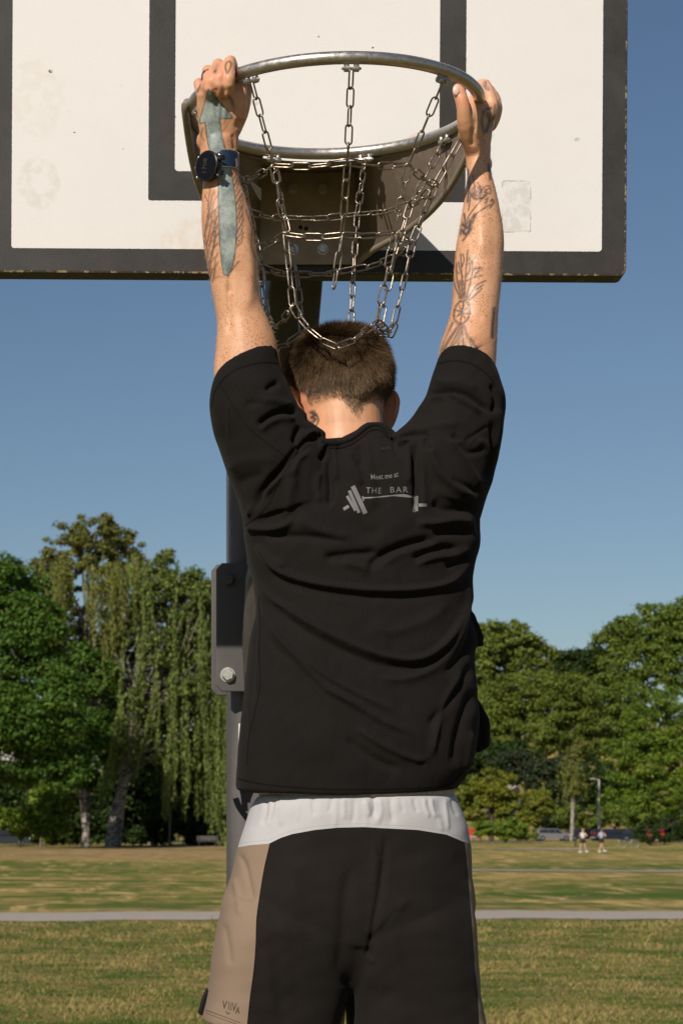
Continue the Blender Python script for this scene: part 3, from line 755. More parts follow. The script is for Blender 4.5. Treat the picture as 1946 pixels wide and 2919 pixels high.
# ================================================================== THE HOOP
HX = .404; BD = 3.95; RIM = Vector((.405, 3.515, 3.05)); RR = .235; RT = .0098
hoop = empty('basketball_hoop', (HX, 4.84, 0), 'street basketball hoop with white and black backboard, steel rim and dark square pole', 'basketball hoop')
def gal(name, c, rough, metal, dirt=.4, scale=14, streak=False):
    t = NT(name, rough, metal)
    n = t.noise(1, 7, .65, t.scaled((scale, scale, scale*(.3 if streak else 1)))); n2 = t.noise(scale*6, 4, .7)
    cc = t.mix(t.ramp(n, .35, .7, 0, dirt), c, tuple(v*.35 for v in c)); cc = t.mix(t.ramp(n2, .55, .75, 0, .3), cc, tuple(min(1, v*1.5) for v in c))
    return t.out(cc, t.ramp(n2, .3, .7, rough-.1, rough+.14), t.bump(n2, .12, .0005))
M_steel = gal('worn_steel', (.52, .475, .43), .36, .9, .25, 20)
M_flange = gal('dull_galvanised', (.215, .165, .125), .6, .15, .45, 12)
M_plate = gal('mount_plate', (.40, .32, .24), .65, .1, .5, 14)
M_roll = gal('rolled_steel', (.30, .245, .19), .5, .3, .4, 20)
M_bolt = gal('bolt_zinc', (.62, .60, .55), .42, .7, .4, 60)
M_chain = gal('chain_steel', (.36, .30, .235), .36, 1.0, .5, 40)
M_arm = gal('arm_paint', (.040, .037, .035), .5, .1, .4, 6, True)
M_pole = gal('pole_paint', (.098, .088, .084), .58, .0, .5, 5, True)

# -- backboard
board = bpy.data.objects.new('backboard', None); col.objects.link(board); board.parent = hoop
BZ = 2.880
board.location = (0, BD-4.84, BZ); board.rotation_euler = (0, R(.35), 0)
def bpart(mb, nm, m, par=board, smooth=False, bevel=0):
    o = mb.build(nm, m, None, smooth, bevel); o.parent = par; return o
t = NT('board_face', .55, spec=.35)
X, Y, Z = t.xyz()
def rrect(cx, cz, hx, hz, r):
    a = t.math('MAXIMUM', t.math('SUBTRACT', t.math('ABSOLUTE', t.math('SUBTRACT', X, cx)), hx-r), 0.0)
    b = t.math('MAXIMUM', t.math('SUBTRACT', t.math('ABSOLUTE', t.math('SUBTRACT', Z, cz)), hz-r), 0.0)
    d = t.math('SQRT', t.math('ADD', t.math('MULTIPLY', a, a), t.math('MULTIPLY', b, b)))
    e = t.math('ADD', d, t.math('MULTIPLY', t.math('SUBTRACT', t.noise(160, 3), .5), .0016))
    return t.math('LESS_THAN', e, r)
white = rrect(0, .0557+.48, .545, .48, .006)
sq = t.math('SUBTRACT', rrect(0, .145+.225, .2928, .225, .004), rrect(0, .1997+.17, .2439, .17, .006))
wn1 = t.noise(3, 6, .6); wn2 = t.noise(24, 6, .7); wn3 = t.noise(2.2, 8, .72, dist=1.2)
wc = t.mix(wn1, (.66, .635, .60), (.71, .69, .66))
wc = t.mix(t.ramp(wn2, .62, .78, 0, .35), wc, (.52, .45, .34))
wc = t.mix(t.ramp(wn3, .60, .70, 0, .14), wc, (.50, .43, .33))
# scuffs: two smeared rings, a rub of red, small chips
def blotch(cx, cz, r0, r1, k=1.0, c=(.45, .36, .27), ns=30, amt=.5):
    global wc
    dx = t.math('SUBTRACT', X, cx); dz = t.math('MULTIPLY', t.math('SUBTRACT', Z, cz), k)
    d = t.math('SQRT', t.math('ADD', t.math('MULTIPLY', dx, dx), t.math('MULTIPLY', dz, dz)))
    d = t.math('ADD', d, t.math('MULTIPLY', t.math('SUBTRACT', t.noise(ns, 5), .5), r1*.9))
    band = t.ramp(d, r1, r1*1.25, 1, 0)
    if r0: band = t.math('MULTIPLY', band, t.ramp(d, r0*.7, r0))
    wc = t.mix(t.math('MULTIPLY', band, t.ramp(t.noise(55, 4), .35, .62, 0, amt)), wc, c)
blotch(-.494, .175, .018, .034, .8, (.50, .44, .36), 22, .32)
blotch(-.50, .335, .012, .045, .7, (.55, .42, .28), 30, .16)
blotch(.20, .235, .0, .020, .6, (.66, .36, .26), 70, .6)
blotch(-.10, .33, .0, .012, 1.5, (.35, .28, .2), 60, .4)
blotch(-.21, .07, .0, .05, 1.4, (.60, .50, .36), 50, .4)
for cx_, cz_, r_ in ((-.28, .455, .0042), (-.264, .412, .005), (-.474, .383, .004), (.498, .262, .005), (-.245, .30, .003), (.12, .43, .002), (.30, .33, .002), (-.34, .24, .0016), (.02, .45, .002), (-.43, .27, .0016)):
    blotch(cx_, cz_, 0, r_, 1.4, (.10, .075, .055), 260, 1.2)
pm_ = t.math('MULTIPLY', rrect(.387, .138, .026, .047, .004), t.ramp(t.noise(38, 6, .75), .42, .56, 0, .8)); wc = t.mix(pm_, wc, (.56, .54, .51))
pe_ = t.math('MULTIPLY', t.math('SUBTRACT', rrect(.387, .138, .027, .048, .004), rrect(.387, .138, .0255, .0465, .004)), t.ramp(t.noise(30, 3), .45, .55)); wc = t.mix(pe_, wc, (.36, .31, .25))
bc = t.mix(t.ramp(t.noise(5, 6, .7), .35, .75, 0, .6), (.027, .024, .021), (.056, .050, .045))
bc = t.mix(t.ramp(t.noise(1, 7, .8, t.scaled((60, 60, 9))), .70, .78, 0, .5), bc, (.30, .27, .22))
bc = t.mix(t.ramp(t.noise(90, 3, .8), .76, .82, 0, .7), bc, (.42, .38, .32))
fc = t.mix(white, bc, wc); fc = t.mix(sq, fc, bc)
M_face = t.out(fc, t.ramp(wn2, .3, .7, .42, .6), t.bump(t.vor(420), .22, .0006, t.bump(wn1, .1, .002)))
t = NT('board_edge', .5)
wear = t.math('MULTIPLY', t.ramp(t.noise(1, 7, .8, t.scaled((40, 60, 300))), .58, .66), 1.0)
M_edge = t.out(t.mix(wear, (.022, .018, .014), (.34, .24, .11)), .5)
B0 = .0105; W2 = .5902; BH = 1.05
t = NT('board_rim', .5)
M_lip = t.out(t.mix(t.ramp(t.noise(1, 7, .8, t.scaled((50, 60, 50))), .50, .60), (.05, .04, .03), (.42, .31, .17)), .5)
def rr_outline(w, z0, z1, r, y):
    pts = []
    for (cx, cz, a0) in ((w-r, z0+r, -90), (w-r, z1-r, 0), (-w+r, z1-r, 90), (-w+r, z0+r, 180)):
        for k in range(5):
            a = R(a0+90*k/4); pts.append((cx+r*math.cos(a), y, cz+r*math.sin(a)))
    return pts
bpart(MB().prism(rr_outline(W2-.0035, B0+.0035, BH, .010, 0), (0, .024, 0)), 'face_panel', M_face)
lipm = MB(); o1 = rr_outline(W2-.0005, B0+.0005, BH+.004, .012, .0); o2 = rr_outline(W2-.0038, B0+.0038, BH-.001, .010, -.0012)
n_ = len(o1); lipm.add(o1+o2, [(j, (j+1) % n_, n_+(j+1) % n_, n_+j) for j in range(n_)]); bpart(lipm, 'worn_lip', M_lip)
eo = rr_outline(W2, B0, BH+.004, .013, .002); ei = rr_outline(W2-.0036, B0+.0036, BH-.0, .010, .002)
eo = [(x, .0, z) for x, y, z in eo]; ei = [(x, .0, z) for x, y, z in ei]
eb = [(x, .034, z-.004 if z < .1 else z) for x, y, z in eo]
em = MB(); em.add(eo+eb, [(j, n_+j, n_+(j+1) % n_, (j+1) % n_) for j in range(n_)]); 
em.add([(x, .0338, z) for x, y, z in eb], [tuple(range(n_))]); bpart(em, 'edge_band', M_edge)
fr_ = MB()
for x_ in (-.4, .4): fr_.box((x_-.02, .036, .1), (x_+.02, .076, 1.0))
for z_ in (.13, .8): fr_.box((-.55, .0765, z_-.02), (.55, .11, z_+.02))
bpart(fr_, 'back_frame', M_arm)

# -- rim
def hpart(mb, nm, m, par=hoop, smooth=True, bevel=0): return mb.build(nm, m, par, smooth, bevel)
A_ = np.linspace(0, 2*math.pi, 128, endpoint=False)
rim = hpart(MB().tube([RIM+Vector((RR*math.cos(a), RR*math.sin(a), 0)) for a in A_], RT, 20, closed=True), 'rim', M_steel)
HOOKS = {}
def rimpt(deg, r=RR, z=0): return RIM + Vector((r*math.cos(R(deg)), r*math.sin(R(deg)), z))
for name, deg in (('F', -90), ('LF', -130), ('RF', -50), ('L', -170), ('R', -10), ('RB', 30), ('LB', 150), ('BR', 70), ('BL', 110)):
    c = rimpt(deg, RR-.003, -RT-.006); tg = Vector((-math.sin(R(deg)), math.cos(R(deg)), 0)); HOOKS[name] = c
    m = MB()
    for s_ in (-1, 1):
        a = c + tg*s_*.0035; b = c + tg*s_*.0115
        m.tube([a, b], .0052, 12, round_ends=False)
        u = c + tg*s_*.0075
        m.tube([u+Vector((0, 0, .012)), u], [.0042, .0040], 8, round_ends=False)
    m.tube([c-tg*.013, c+tg*.013], .0026, 8)
    hpart(m, 'net_hook', M_steel, rim)

# -- bracket from the rim back to the board: bolted plate and two flared sheets with rolled edges
PX0, PX1, PZ0, PZ1 = .3175, .4955, 2.907, 3.088
brk = hpart(MB().box((PX0, BD-.009, PZ0), (PX1, BD-.002, PZ1)), 'mounting_plate', M_plate, smooth=False, bevel=.0015)
for s_ in (-1, 1):
    px_ = PX1 if s_ > 0 else PX0
    up, lo = [], []
    N_ = 22
    a0 = -4 if s_ > 0 else 184
    a1 = 66 if s_ > 0 else 114
    st = RIM + Vector((s_*.246, -.02, -.006))
    for i in range(N_):
        f = i/(N_-1)
        a = a0+(a1-a0)*min(f/.8, 1)
        q = rimpt(a, RR+.004, -.006)
        if f > .8:
            g = (f-.8)/.2; q = rimpt(a1, RR+.004, -.006).lerp(Vector((px_, BD-.004, 3.085)), g)
        up.append(q)
        end = Vector((px_, BD-.012, PZ0+.001))
        b = st.lerp(end, f) + Vector((s_*.030*math.sin(math.pi*f)**1.0, -.01*math.sin(math.pi*f), -.030*math.sin(math.pi*min(1, f*1.1))))
        lo.append(b)
    V = up+lo; F = [(i, i+1, N_+i+1, N_+i) for i in range(N_-1)]
    me = bpy.data.meshes.new('side_sheet'); me.from_pydata([tuple(v) for v in V], [], F); me.update()
    bm = bmesh.new(); bm.from_mesh(me); bmesh.ops.recalc_face_normals(bm, faces=bm.faces); bmesh.ops.solidify(bm, geom=bm.faces[:], thickness=.003); bm.to_mesh(me); bm.free()
    sh = link('side_sheet', me, M_flange, hoop)
    sh.data.set_sharp_from_angle(angle=R(40))
    hpart(MB().tube([st+Vector((-s_*.004, .004, .012)), st+Vector((0, -.003, .004))]+lo, .0062, 12), 'rolled_edge', M_roll, sh)
# top web sheet under the back of the rim
arc = [rimpt(a, RR+.006, -.012) for a in np.linspace(25, 155, 24)]
back = [Vector((PX1+.01+(PX0-PX1-.02)*i/23, BD-.004, 3.080)) for i in range(24)]
me = bpy.data.meshes.new('top_sheet'); me.from_pydata([tuple(v) for v in arc+back], [], [(i, i+1, 24+i+1, 24+i) for i in range(23)]); me.update()
bm = bmesh.new(); bm.from_mesh(me); bmesh.ops.recalc_face_normals(bm, faces=bm.faces); bmesh.ops.solidify(bm, geom=bm.faces[:], thickness=.003); bm.to_mesh(me); bm.free()
link('top_sheet', me, M_flange, hoop)
def hexbolt(c, r, h, m, par, ax=Vector((0, -1, 0)), washer=True, rot=.2, nm='bolt'):
    c = Vector(c); b = MB(); q = ax.to_track_quat('Z', 'Y').to_matrix()
    e1, e2 = q @ Vector((1, 0, 0)), q @ Vector((0, 1, 0))
    if washer: b.loft([(c, e1*r*1.25, e2*r*1.25), (c+ax*.0016, e1*r*1.22, e2*r*1.22)], 20)
    ring = []
    for k, (rr, hh) in enumerate(((1, .0017), (1, .8), (.88, 1.0))):
        ring.append([c+ax*(h*hh if k else .0017)+e1*r*rr*math.cos(rot+j*math.pi/3)+e2*r*rr*math.sin(rot+j*math.pi/3) for j in range(6)])
    V = sum(ring, []); F = [(i*6+j, i*6+(j+1) % 6, (i+1)*6+(j+1) % 6, (i+1)*6+j) for i in range(2) for j in range(6)] + [tuple(range(12, 18))]
    b.add(V, F); return hpart(b, nm, m, par, False)
for x_, y_ in ((673, 433), (741, 433), (673, 573), (741, 573)):
    hexbolt(tuple(Q(x_, y_, BD-.0095)), .0085, .008, M_bolt, brk, rot=.4+x_*.1)
for x_, y_ in ((703, 525), (690, 522)):
    c = Q(x_, y_, BD-.0094); hpart(MB().loft([(c, (.004, 0, 0), (0, 0, .004)), (c+Vector((0, -.0006, 0)), (.0036, 0, 0), (0, 0, .0036))], 12), 'plate_hole', simple('hole_dark', (.02, .015, .01), .8), brk)
# paper label stuck on the left sheet
lb = [Q(568, 408, 3.722), Q(600, 434, 3.76), Q(600, 462, 3.77), Q(593, 455, 3.76)]
hpart(MB().prism(lb, (0, -.001, 0)), 'paper_label', simple('label_paper', (.42, .39, .33), .8), hoop, False)

# -- pole, arm and clamp
def square_tube(x0, x1, y0, y1, z0, z1, r):
    b = MB(); sec = []
    pts = []
    for (cx, cy, a0) in ((x1-r, y1-r, 0), (x0+r, y1-r, 90), (x0+r, y0+r, 180), (x1-r, y0+r, 270)):
        for k in range(6):
            a = R(a0+18*k); pts.append((cx+r*math.cos(a), cy+r*math.sin(a)))
    n = len(pts)
    for z in (z0, z1): b.V += [(x, y, z) for x, y in pts]
    b.F = [(j, (j+1) % n, n+(j+1) % n, n+j) for j in range(n)] + [tuple(range(n)), tuple(range(2*n-1, n-1, -1))]; b.M = [0]*len(b.F)
    return b
pole = hpart(square_tube(.318, .498, 4.75, 4.93, 0, 2.95, .030), 'pole', M_pole)
# extension arm
am = MB(); a0, a1 = Vector((.398, 3.99+.04, 3.02)), Vector((.398, 4.75, 2.30))
dr = (a1-a0).normalized(); nn = dr.cross(Vector((1, 0, 0))).normalized()
am.loft([(a0, Vector((.052, 0, 0)), nn*.05), (a1, Vector((.052, 0, 0)), nn*.05)], 32, 8)
hpart(am, 'extension_arm', M_arm)
am = MB(); am.box((.345, 3.985, 2.95), (.451, 4.03, 3.2)); hpart(am, 'arm_head_plate', M_arm, smooth=False, bevel=.002)
# clamp plates round the pole
PD = 4.70
def plate(x0, x1, y0, y1, d, nm):
    a, b = Q(x0, y0, d), Q(x1, y1, d)
    pts = []
    cz, cx = .014, .012
    for x, z in ((a.x+cx, a.z), (b.x-cx, a.z), (b.x, a.z-cz), (b.x, b.z+cz), (b.x-cx, b.z), (a.x+cx, b.z), (a.x, b.z+cz), (a.x, a.z-cz)): pts.append((x, d, z))
    return hpart(MB().prism(pts, (0, .012, 0)), nm, M_pole, smooth=False, bevel=.0025)
fp = plate(497, 786, 1293, 1588, PD, 'clamp_plate')
plate(486, 800, 1296, 1597, 4.94, 'clamp_plate')
for x_ in (523, 742):
    for y_, mm in ((1332, M_pole), (1550, M_bolt)):
        hexbolt(tuple(Q(x_, y_, PD-.0005)), .0135, .013, mm, fp, rot=.3, nm='nut')
# rounded brace welded on the clamp
hpart(MB().tube([Q(640, 1240, 4.50), Q(612, 1330, 4.58), Q(600, 1480, 4.655), Q(592, 1580, 4.69)], [.045, .045, .042, .03], 20), 'brace', gal('brace_paint', (.10, .09, .08), .35, .3, .5, 8, True))
# marker scrawl and sticker on the pole
sk_ = 0
t = NT('marker_ink', .9, spec=.05); M_ink = t.out((.008, .008, .009))
for st_ in (((541, 1833), (548, 1852), (562, 1872), (572, 1884)), ((556, 1812), (560, 1830), (562, 1862)), ((556, 1814), (563, 1812), (566, 1830), (568, 1842)), ((566, 1840), (574, 1818), (584, 1808), (590, 1816))):
    sk_ += 1; q = spline([Q(x, y, 4.7490-.0004*sk_) for x, y in st_], 5); b = MB()
    for i in range(len(q)-1):
        p0, p1 = Vector(q[i]), Vector(q[i+1]); d_ = (p1-p0).normalized(); s2 = Vector((d_.z, 0, -d_.x))*.0065
        b.add([p0-s2, p1-s2, p1+s2, p0+s2], [(0, 1, 2, 3)])
    hpart(b, 'marker_stroke', M_ink, pole, False)
hpart(MB().prism([Q(548, 1662, 4.7495), Q(640, 1662, 4.7495), Q(640, 1790, 4.7495), Q(547, 1790, 4.7495)], (0, -.0006, 0)), 'sticker', simple('sticker_white', (.7, .68, .64), .5), pole, False)

# ================================================================== CHAIN NET
net = empty('chain_net', tuple(RIM-Vector((0, 0, .02))), 'steel chain net hanging in tangled loops from the rim over the man\'s head', 'net')
WIRE = .0029
def link_mesh(h=.0150, w=.0056, r=WIRE/2):
    pts = []
    for k in range(9): a = math.pi*k/8; pts.append((w*math.cos(a), 0, h-w+w*math.sin(a)))
    for k in range(9): a = math.pi+math.pi*k/8; pts.append((w*math.cos(a), 0, -(h-w)+w*math.sin(a)))
    me = MB().tube(pts, r, 8, closed=True).mesh('chain_link'); me.materials.append(M_chain)
    me.polygons.foreach_set('use_smooth', np.ones(len(me.polygons), bool)); return me
LM = link_mesh()
NET_N = [0]
def chain(pts, phase=0, pitch=.0274, jit=.25):
    q = spline(pts, 12); seg = np.linalg.norm(q[1:]-q[:-1], axis=1); cum = np.concatenate([[0], np.cumsum(seg)])
    n = max(1, int(round(cum[-1]/pitch))); s = (np.arange(n)+.5)*cum[-1]/n
    c = np.stack([np.interp(s, cum, q[:, k]) for k in range(3)], 1)
    e = np.stack([np.interp(np.arange(n+1)*cum[-1]/n, cum, q[:, k]) for k in range(3)], 1)
    for i in range(n):
        d = Vector(e[i+1]-e[i]); L = d.length; d.normalize()
        o = bpy.data.objects.new('chain_link', LM); col.objects.link(o); o.parent = net
        qt = d.to_track_quat('Z', 'X'); roll = (i+phase) % 2 * math.pi/2 + R(40) + rng.normal(0, jit)
        o.rotation_euler = (qt @ Quaternion((0, 0, 1), roll)).to_euler()
        o.scale = (1, 1, (L/2+WIRE/2)/.0150)
        o.location = Vector(c[i]) - net.location; NET_N[0] += 1
yR = RIM.y
r1, r2 = .154, .121
def nd(x, y, r, ang): return Q(x, y, yR + r*math.sin(R(ang)))
N1 = {'F': nd(798, 372, r1, -90), 'LF': nd(628, 380, r1, -130), 'RF': nd(938, 378, r1, -50), 'L': nd(556, 416, r1, -170), 'R': nd(1000, 424, r1, -10),
      'RB': nd(942, 470, r1, 30), 'LB': nd(572, 486, r1, 150), 'BR': nd(820, 492, r1, 70), 'BL': nd(652, 500, r1, 110)}
N2 = {'F': nd(785, 540, r2, -90), 'LF': nd(656, 538, r2, -130), 'RF': nd(906, 532, r2, -50), 'L': nd(590, 570, r2, -170), 'R': nd(948, 553, r2, -10),
      'RB': nd(905, 590, r2, 30), 'LB': nd(598, 612, r2, 150), 'BR': nd(812, 618, r2, 70), 'BL': nd(682, 630, r2, 110)}
N3 = {'LF': Q(672, 702, 3.42), 'BL': Q(694, 762, 3.60), 'BR': Q(806, 745, 3.60), 'RB': Q(872, 742, 3.56), 'RF': Q(866, 738, 3.44), 'R': Q(905, 742, 3.49), 'LB': Q(612, 722, 3.58), 'L': Q(606, 700, 3.5), 'F': Q(766, 662, 3.40)}
for i, k in enumerate(HOOKS):
    chain([HOOKS[k]-Vector((0, 0, .001)), N1[k]], i); chain([N1[k], N2[k]], i+1); chain([N2[k], N3[k]], i)
ring = ['L', 'LF', 'F', 'RF', 'R', 'RB', 'BR', 'BL', 'LB']
for NN in (N1, N2):
    for i in range(9):
        a, b = NN[ring[i]], NN[ring[(i+1) % 9]]; m = (a+b)/2 - Vector((0, 0, .004))
        chain([a, m, b], i)
chain([N3['LF'], Q(692, 735, 3.40), Q(722, 766, 3.385), Q(768, 794, 3.375), Q(806, 783, 3.38), Q(836, 762, 3.40), N3['RF']], 1)
chain([N3['LF'], Q(655, 728, 3.46), Q(632, 748, 3.5), Q(612, 722, 3.56)], 0)
chain([N3['BL'], Q(672, 778, 3.6), Q(640, 796, 3.6), Q(618, 776, 3.58), N3['LB']], 1)
chain([N3['BR'], Q(835, 764, 3.50), Q(866, 760, 3.46), N3['RB']], 0)
chain([N3['RB'], Q(884, 768, 3.50), Q(900, 766, 3.50), N3['R']], 1, jit=.9)
chain([N3['RF'], Q(880, 752, 3.45), Q(890, 760, 3.47), N3['R']], 0, jit=.9)
chain([Q(864, 760, 3.48), Q(880, 770, 3.47), Q(893, 764, 3.47)], 0, jit=.9)
# ================================================================== THE MAN
man = empty('person', tuple(P(1000, 2919, 3.46)), 'man seen from behind hanging from the rim, tattooed arms, black tee and colour block shorts', 'person')
def arm_secs(rows, d0, d1, thick=.95):
    "rows: y, left, right in 1568-grid"
    out = []
    q = spline(rows, 3); y0, y1 = q[0][0], q[-1][0]
    for y, l, r in q:
        d = d0+(d1-d0)*(y-y0)/(y1-y0)
        a, b = Q(l, y, d), Q(r, y, d); h = (b.x-a.x)/2
        out.append(((a+b)/2, (h, 0, 0), (0, h*thick, 0)))
    return out
b = MB()
LARM = [(322, 463, 547), (345, 460, 545), (372, 460, 545), (400, 465, 548), (430, 466, 554), (450, 464, 562), (500, 463, 577), (550, 466, 586), (600, 474, 592), (640, 482, 594), (680, 488, 597), (710, 494, 605), (740, 498, 618), (780, 497, 633), (815, 494, 640), (860, 491, 650), (920, 505, 672), (1000, 545, 700)]
RARM = [(318, 1063, 1124), (345, 1067, 1124), (372, 1070, 1125), (400, 1072, 1128), (440, 1068, 1138), (480, 1062, 1146), (520, 1055, 1153), (560, 1048, 1156), (600, 1044, 1154), (640, 1041, 1151), (680, 1039, 1147), (720, 1034, 1143), (760, 1022, 1141), (800, 1009, 1139), (860, 1006, 1134), (930, 1006, 1112), (1000, 968, 1080)]
b.loft(arm_secs(LARM, 3.385, 3.42, .92), 32)
b.loft(arm_secs(RARM, 3.495, 3.42, 1.0), 32)
b.tube([Q(585, 900, 3.42), Q(640, 1010, 3.44), Q(700, 1120, 3.46)], [.05, .058, .07], 20)
b.tube([Q(1060, 900, 3.43), Q(1020, 1010, 3.44), Q(960, 1120, 3.46)], [.05, .058, .07], 20)
# knobs: ulna head, elbow
b.ball(P(577, 402, 3.395), (.010, .012, .014), 12)
b.ball(P(1388, 470, 3.505), (.008, .012, .014), 12)
# torso and legs (inside the clothes)
def hs(y, l, r, d, hd): a, c = P(l, y, d), P(r, y, d); return ((a+c)/2, ((c.x-a.x)/2, 0, 0), (0, hd, 0))
b.loft([hs(1290, 900, 1120, 3.47, .06), hs(1380, 780, 1260, 3.47, .085), hs(1500, 740, 1310, 3.47, .095), hs(1700, 770, 1290, 3.48, .09), hs(1950, 780, 1270, 3.48, .09), hs(2250, 770, 1260, 3.47, .095), hs(2450, 730, 1290, 3.47, .105), hs(2700, 720, 1300, 3.47, .10)], 28, 2.4)
for s_, x_ in ((-1, 870), (1, 1160)):
    h = P(x_, 2560, 3.47)
    b.tube([h, h+Vector((s_*.01, .01, -.25)), h+Vector((s_*.01, .0, -.40)), h+Vector((s_*.012, .03, -.56)), h+Vector((s_*.012, .04, -.78))], [.088, .068, .052, .054, .036], 20)
    an = h+Vector((s_*.012, .04, -.80)); b.tube([an+Vector((0, -.03, 0)), an+Vector((0, .06, -.05)), an+Vector((0, .16, -.10))], [.035, .036, .026], 14)
# head: local frame, face towards +y, turned a little to its left
HO = Vector(((966-CX)/FPX*3.5, 3.50, EYE+(HY-1165)/FPX*3.5))
HR = Matrix.Rotation(R(11), 3, 'Z') @ Matrix.Rotation(R(-6), 3, 'X')
def H(v): return HO + HR @ Vector(v)
hsx, hsy = HR @ Vector((1, 0, 0)), HR @ Vector((0, 1, 0))
prof = [(.113, .022, .03, 0), (.106, .043, .056, 0), (.090, .058, .076, 0), (.065, .0685, .090, 0), (.035, .0725, .096, 0), (.0, .0710, .094, .002), (-.03, .067, .084, .008), (-.055, .060, .073, .018), (-.08, .050, .060, .032), (-.10, .034, .040, .050), (-.11, .018, .02, .055)]
b.loft([(H((0, cy, z)), hsx*hw, hsy*hd) for z, hw, hd, cy in prof], 32, 2.2)
b.loft([(H((0, -.018, .03)), hsx*.060, hsy*.070), (H((0, -.020, -.01)), hsx*.060, hsy*.068), (H((.002, -.026, -.05)), hsx*.060, hsy*.062), (P(1000, 1290, 3.455), (.066, 0, 0), (0, .062, 0)), (P(1005, 1350, 3.465), (.085, 0, 0), (0, .064, 0))], 32, 2.2)
b.tube([P(930, 1330, 3.46), P(820, 1380, 3.455)], [.05, .055], 16); b.tube([P(1070, 1330, 3.46), P(1180, 1380, 3.455)], [.05, .055], 16)
# face
b.tube([H((0, .098, .008)), H((0, .116, -.022)), H((0, .108, -.030))], [.010, .013, .009], 12)
b.tube([H((-.03, .092, .022)), H((0, .098, .024)), H((.03, .092, .022))], [.007, .009, .007], 8)
b.tube([H((-.02, .099, -.052)), H((0, .106, -.052)), H((.02, .099, -.052))], [.006, .008, .006], 8)
b.ball(H((0, .095, -.088)), (.022, .016, .016), 12)
for s_ in (-1, 1):
    e = H((s_*.077, -.010, .002)); ex = HR @ Vector((s_*.74, -.67, 0)); eu = HR @ Vector((s_*.05, 0, 1))
    # ear: helix rim, lobe and a thin shell
    e = e + eu*-.006; pts = [e + ex*u + eu*v for u, v in ((-.004, .016), (.006, .028), (.015, .028), (.021, .013), (.018, -.008), (.010, -.026), (.0, -.033), (-.004, -.026))]
    b.tube([Vector(q) for q in spline(pts, 3)], .0042, 8)
    b.loft([(e+eu*.028, ex*.010, ex.cross(eu)*.0028), (e+ex*.004+eu*.018, ex*.016, ex.cross(eu)*.003), (e+ex*.003, ex*.016, ex.cross(eu)*.0032), (e+ex*.001-eu*.016, ex*.012, ex.cross(eu)*.0032), (e-eu*.030, ex*.006, ex.cross(eu)*.003)], 16)
# ---- left hand (its back to the lens), fingers over the tube
def dors(y, l, r, d, hd, tz=0): a, c = P(l, y, d), P(r, y, d); return ((a+c)/2, ((c.x-a.x)/2, 0, tz), (0, hd, 0))
b.loft([dors(430, 573, 677, 3.386, .022), dors(400, 570, 680, 3.384, .021), dors(370, 568, 680, 3.378, .019), dors(335, 564, 684, 3.372, .017), dors(300, 560, 676, 3.365, .015, .004), dors(268, 561, 668, 3.357, .014, .007), dors(248, 566, 664, 3.352, .012, .008), dors(238, 575, 655, 3.352, .009, .008)], 28, 2.6)
def finger(js, rs):
    q = spline([(*P(*j), r) for j, r in zip(js, rs)], 3)
    b.tube([Vector(v[:3]) for v in q], [v[3] for v in q], 14)
finger([(646, 262, 3.338), (652, 228, 3.325), (655, 174, 3.348), (664, 190, 3.382), (668, 226, 3.384)], [.0098, .0102, .0090, .0082, .0072])
finger([(622, 262, 3.342), (625, 228, 3.330), (621, 183, 3.362), (630, 198, 3.398), (634, 234, 3.400)], [.0100, .0104, .0092, .0084, .0074])
finger([(598, 272, 3.350), (597, 240, 3.338), (591, 201, 3.378), (600, 212, 3.416), (604, 246, 3.418)], [.0096, .0100, .0088, .0080, .0070])
finger([(578, 288, 3.362), (574, 262, 3.355), (565, 237, 3.396), (574, 240, 3.430), (578, 264, 3.434)], [.0088, .0090, .0078, .0070, .0062])
finger([(660, 372, 3.384), (686, 318, 3.378), (699, 268, 3.376), (700, 246, 3.382), (690, 236, 3.396)], [.0150, .0135, .0108, .0095, .0080])
b.loft([(P(668, 345, 3.372), (.016, 0, 0), (0, .013, 0)), (P(676, 300, 3.366), (.015, 0, 0), (0, .011, 0)), (P(679, 268, 3.362), (.0135, 0, 0), (0, .010, 0)), (P(678, 244, 3.364), (.0135, 0, 0), (0, .009, 0)), (P(678, 232, 3.368), (.010, 0, 0), (0, .006, 0))], 20, 2.4)
for x_, y_, d_ in ((632, 218, 3.326), (606, 232, 3.332), (653, 236, 3.326), (582, 246, 3.346)): b.ball(P(x_, y_, d_), (.0085, .007, .009), 10)
# ---- right hand (seen from the thumb side)
b.loft([dors(480, 1329, 1395, 3.497, .026), dors(450, 1329, 1395, 3.50, .028), dors(415, 1322, 1396, 3.505, .032), dors(380, 1322, 1400, 3.512, .038), dors(345, 1335, 1408, 3.518, .042), dors(315, 1362, 1414, 3.522, .042), dors(298, 1378, 1412, 3.522, .038)], 28, 2.4)
finger([(1396, 330, 3.478), (1401, 298, 3.478), (1380, 240, 3.488), (1356, 258, 3.494), (1352, 290, 3.496)], [.0105, .0108, .0096, .0086, .0076])
finger([(1402, 334, 3.505), (1409, 306, 3.505), (1394, 258, 3.515), (1362, 262, 3.520), (1352, 298, 3.520)], [.0105, .0105, .0094, .0084, .0074])
finger([(1402, 345, 3.532), (1413, 316, 3.532), (1406, 272, 3.541), (1372, 272, 3.545), (1356, 306, 3.545)], [.0098, .0100, .0090, .0082, .0072])
finger([(1400, 360, 3.558), (1412, 332, 3.558), (1416, 298, 3.566), (1386, 286, 3.570), (1366, 312, 3.570)], [.0088, .0090, .0080, .0072, .0064])
finger([(1352, 425, 3.482), (1326, 360, 3.452), (1320, 306, 3.440), (1310, 268, 3.440), (1304, 254, 3.441)], [.0165, .0128, .0112, .0105, .0092])
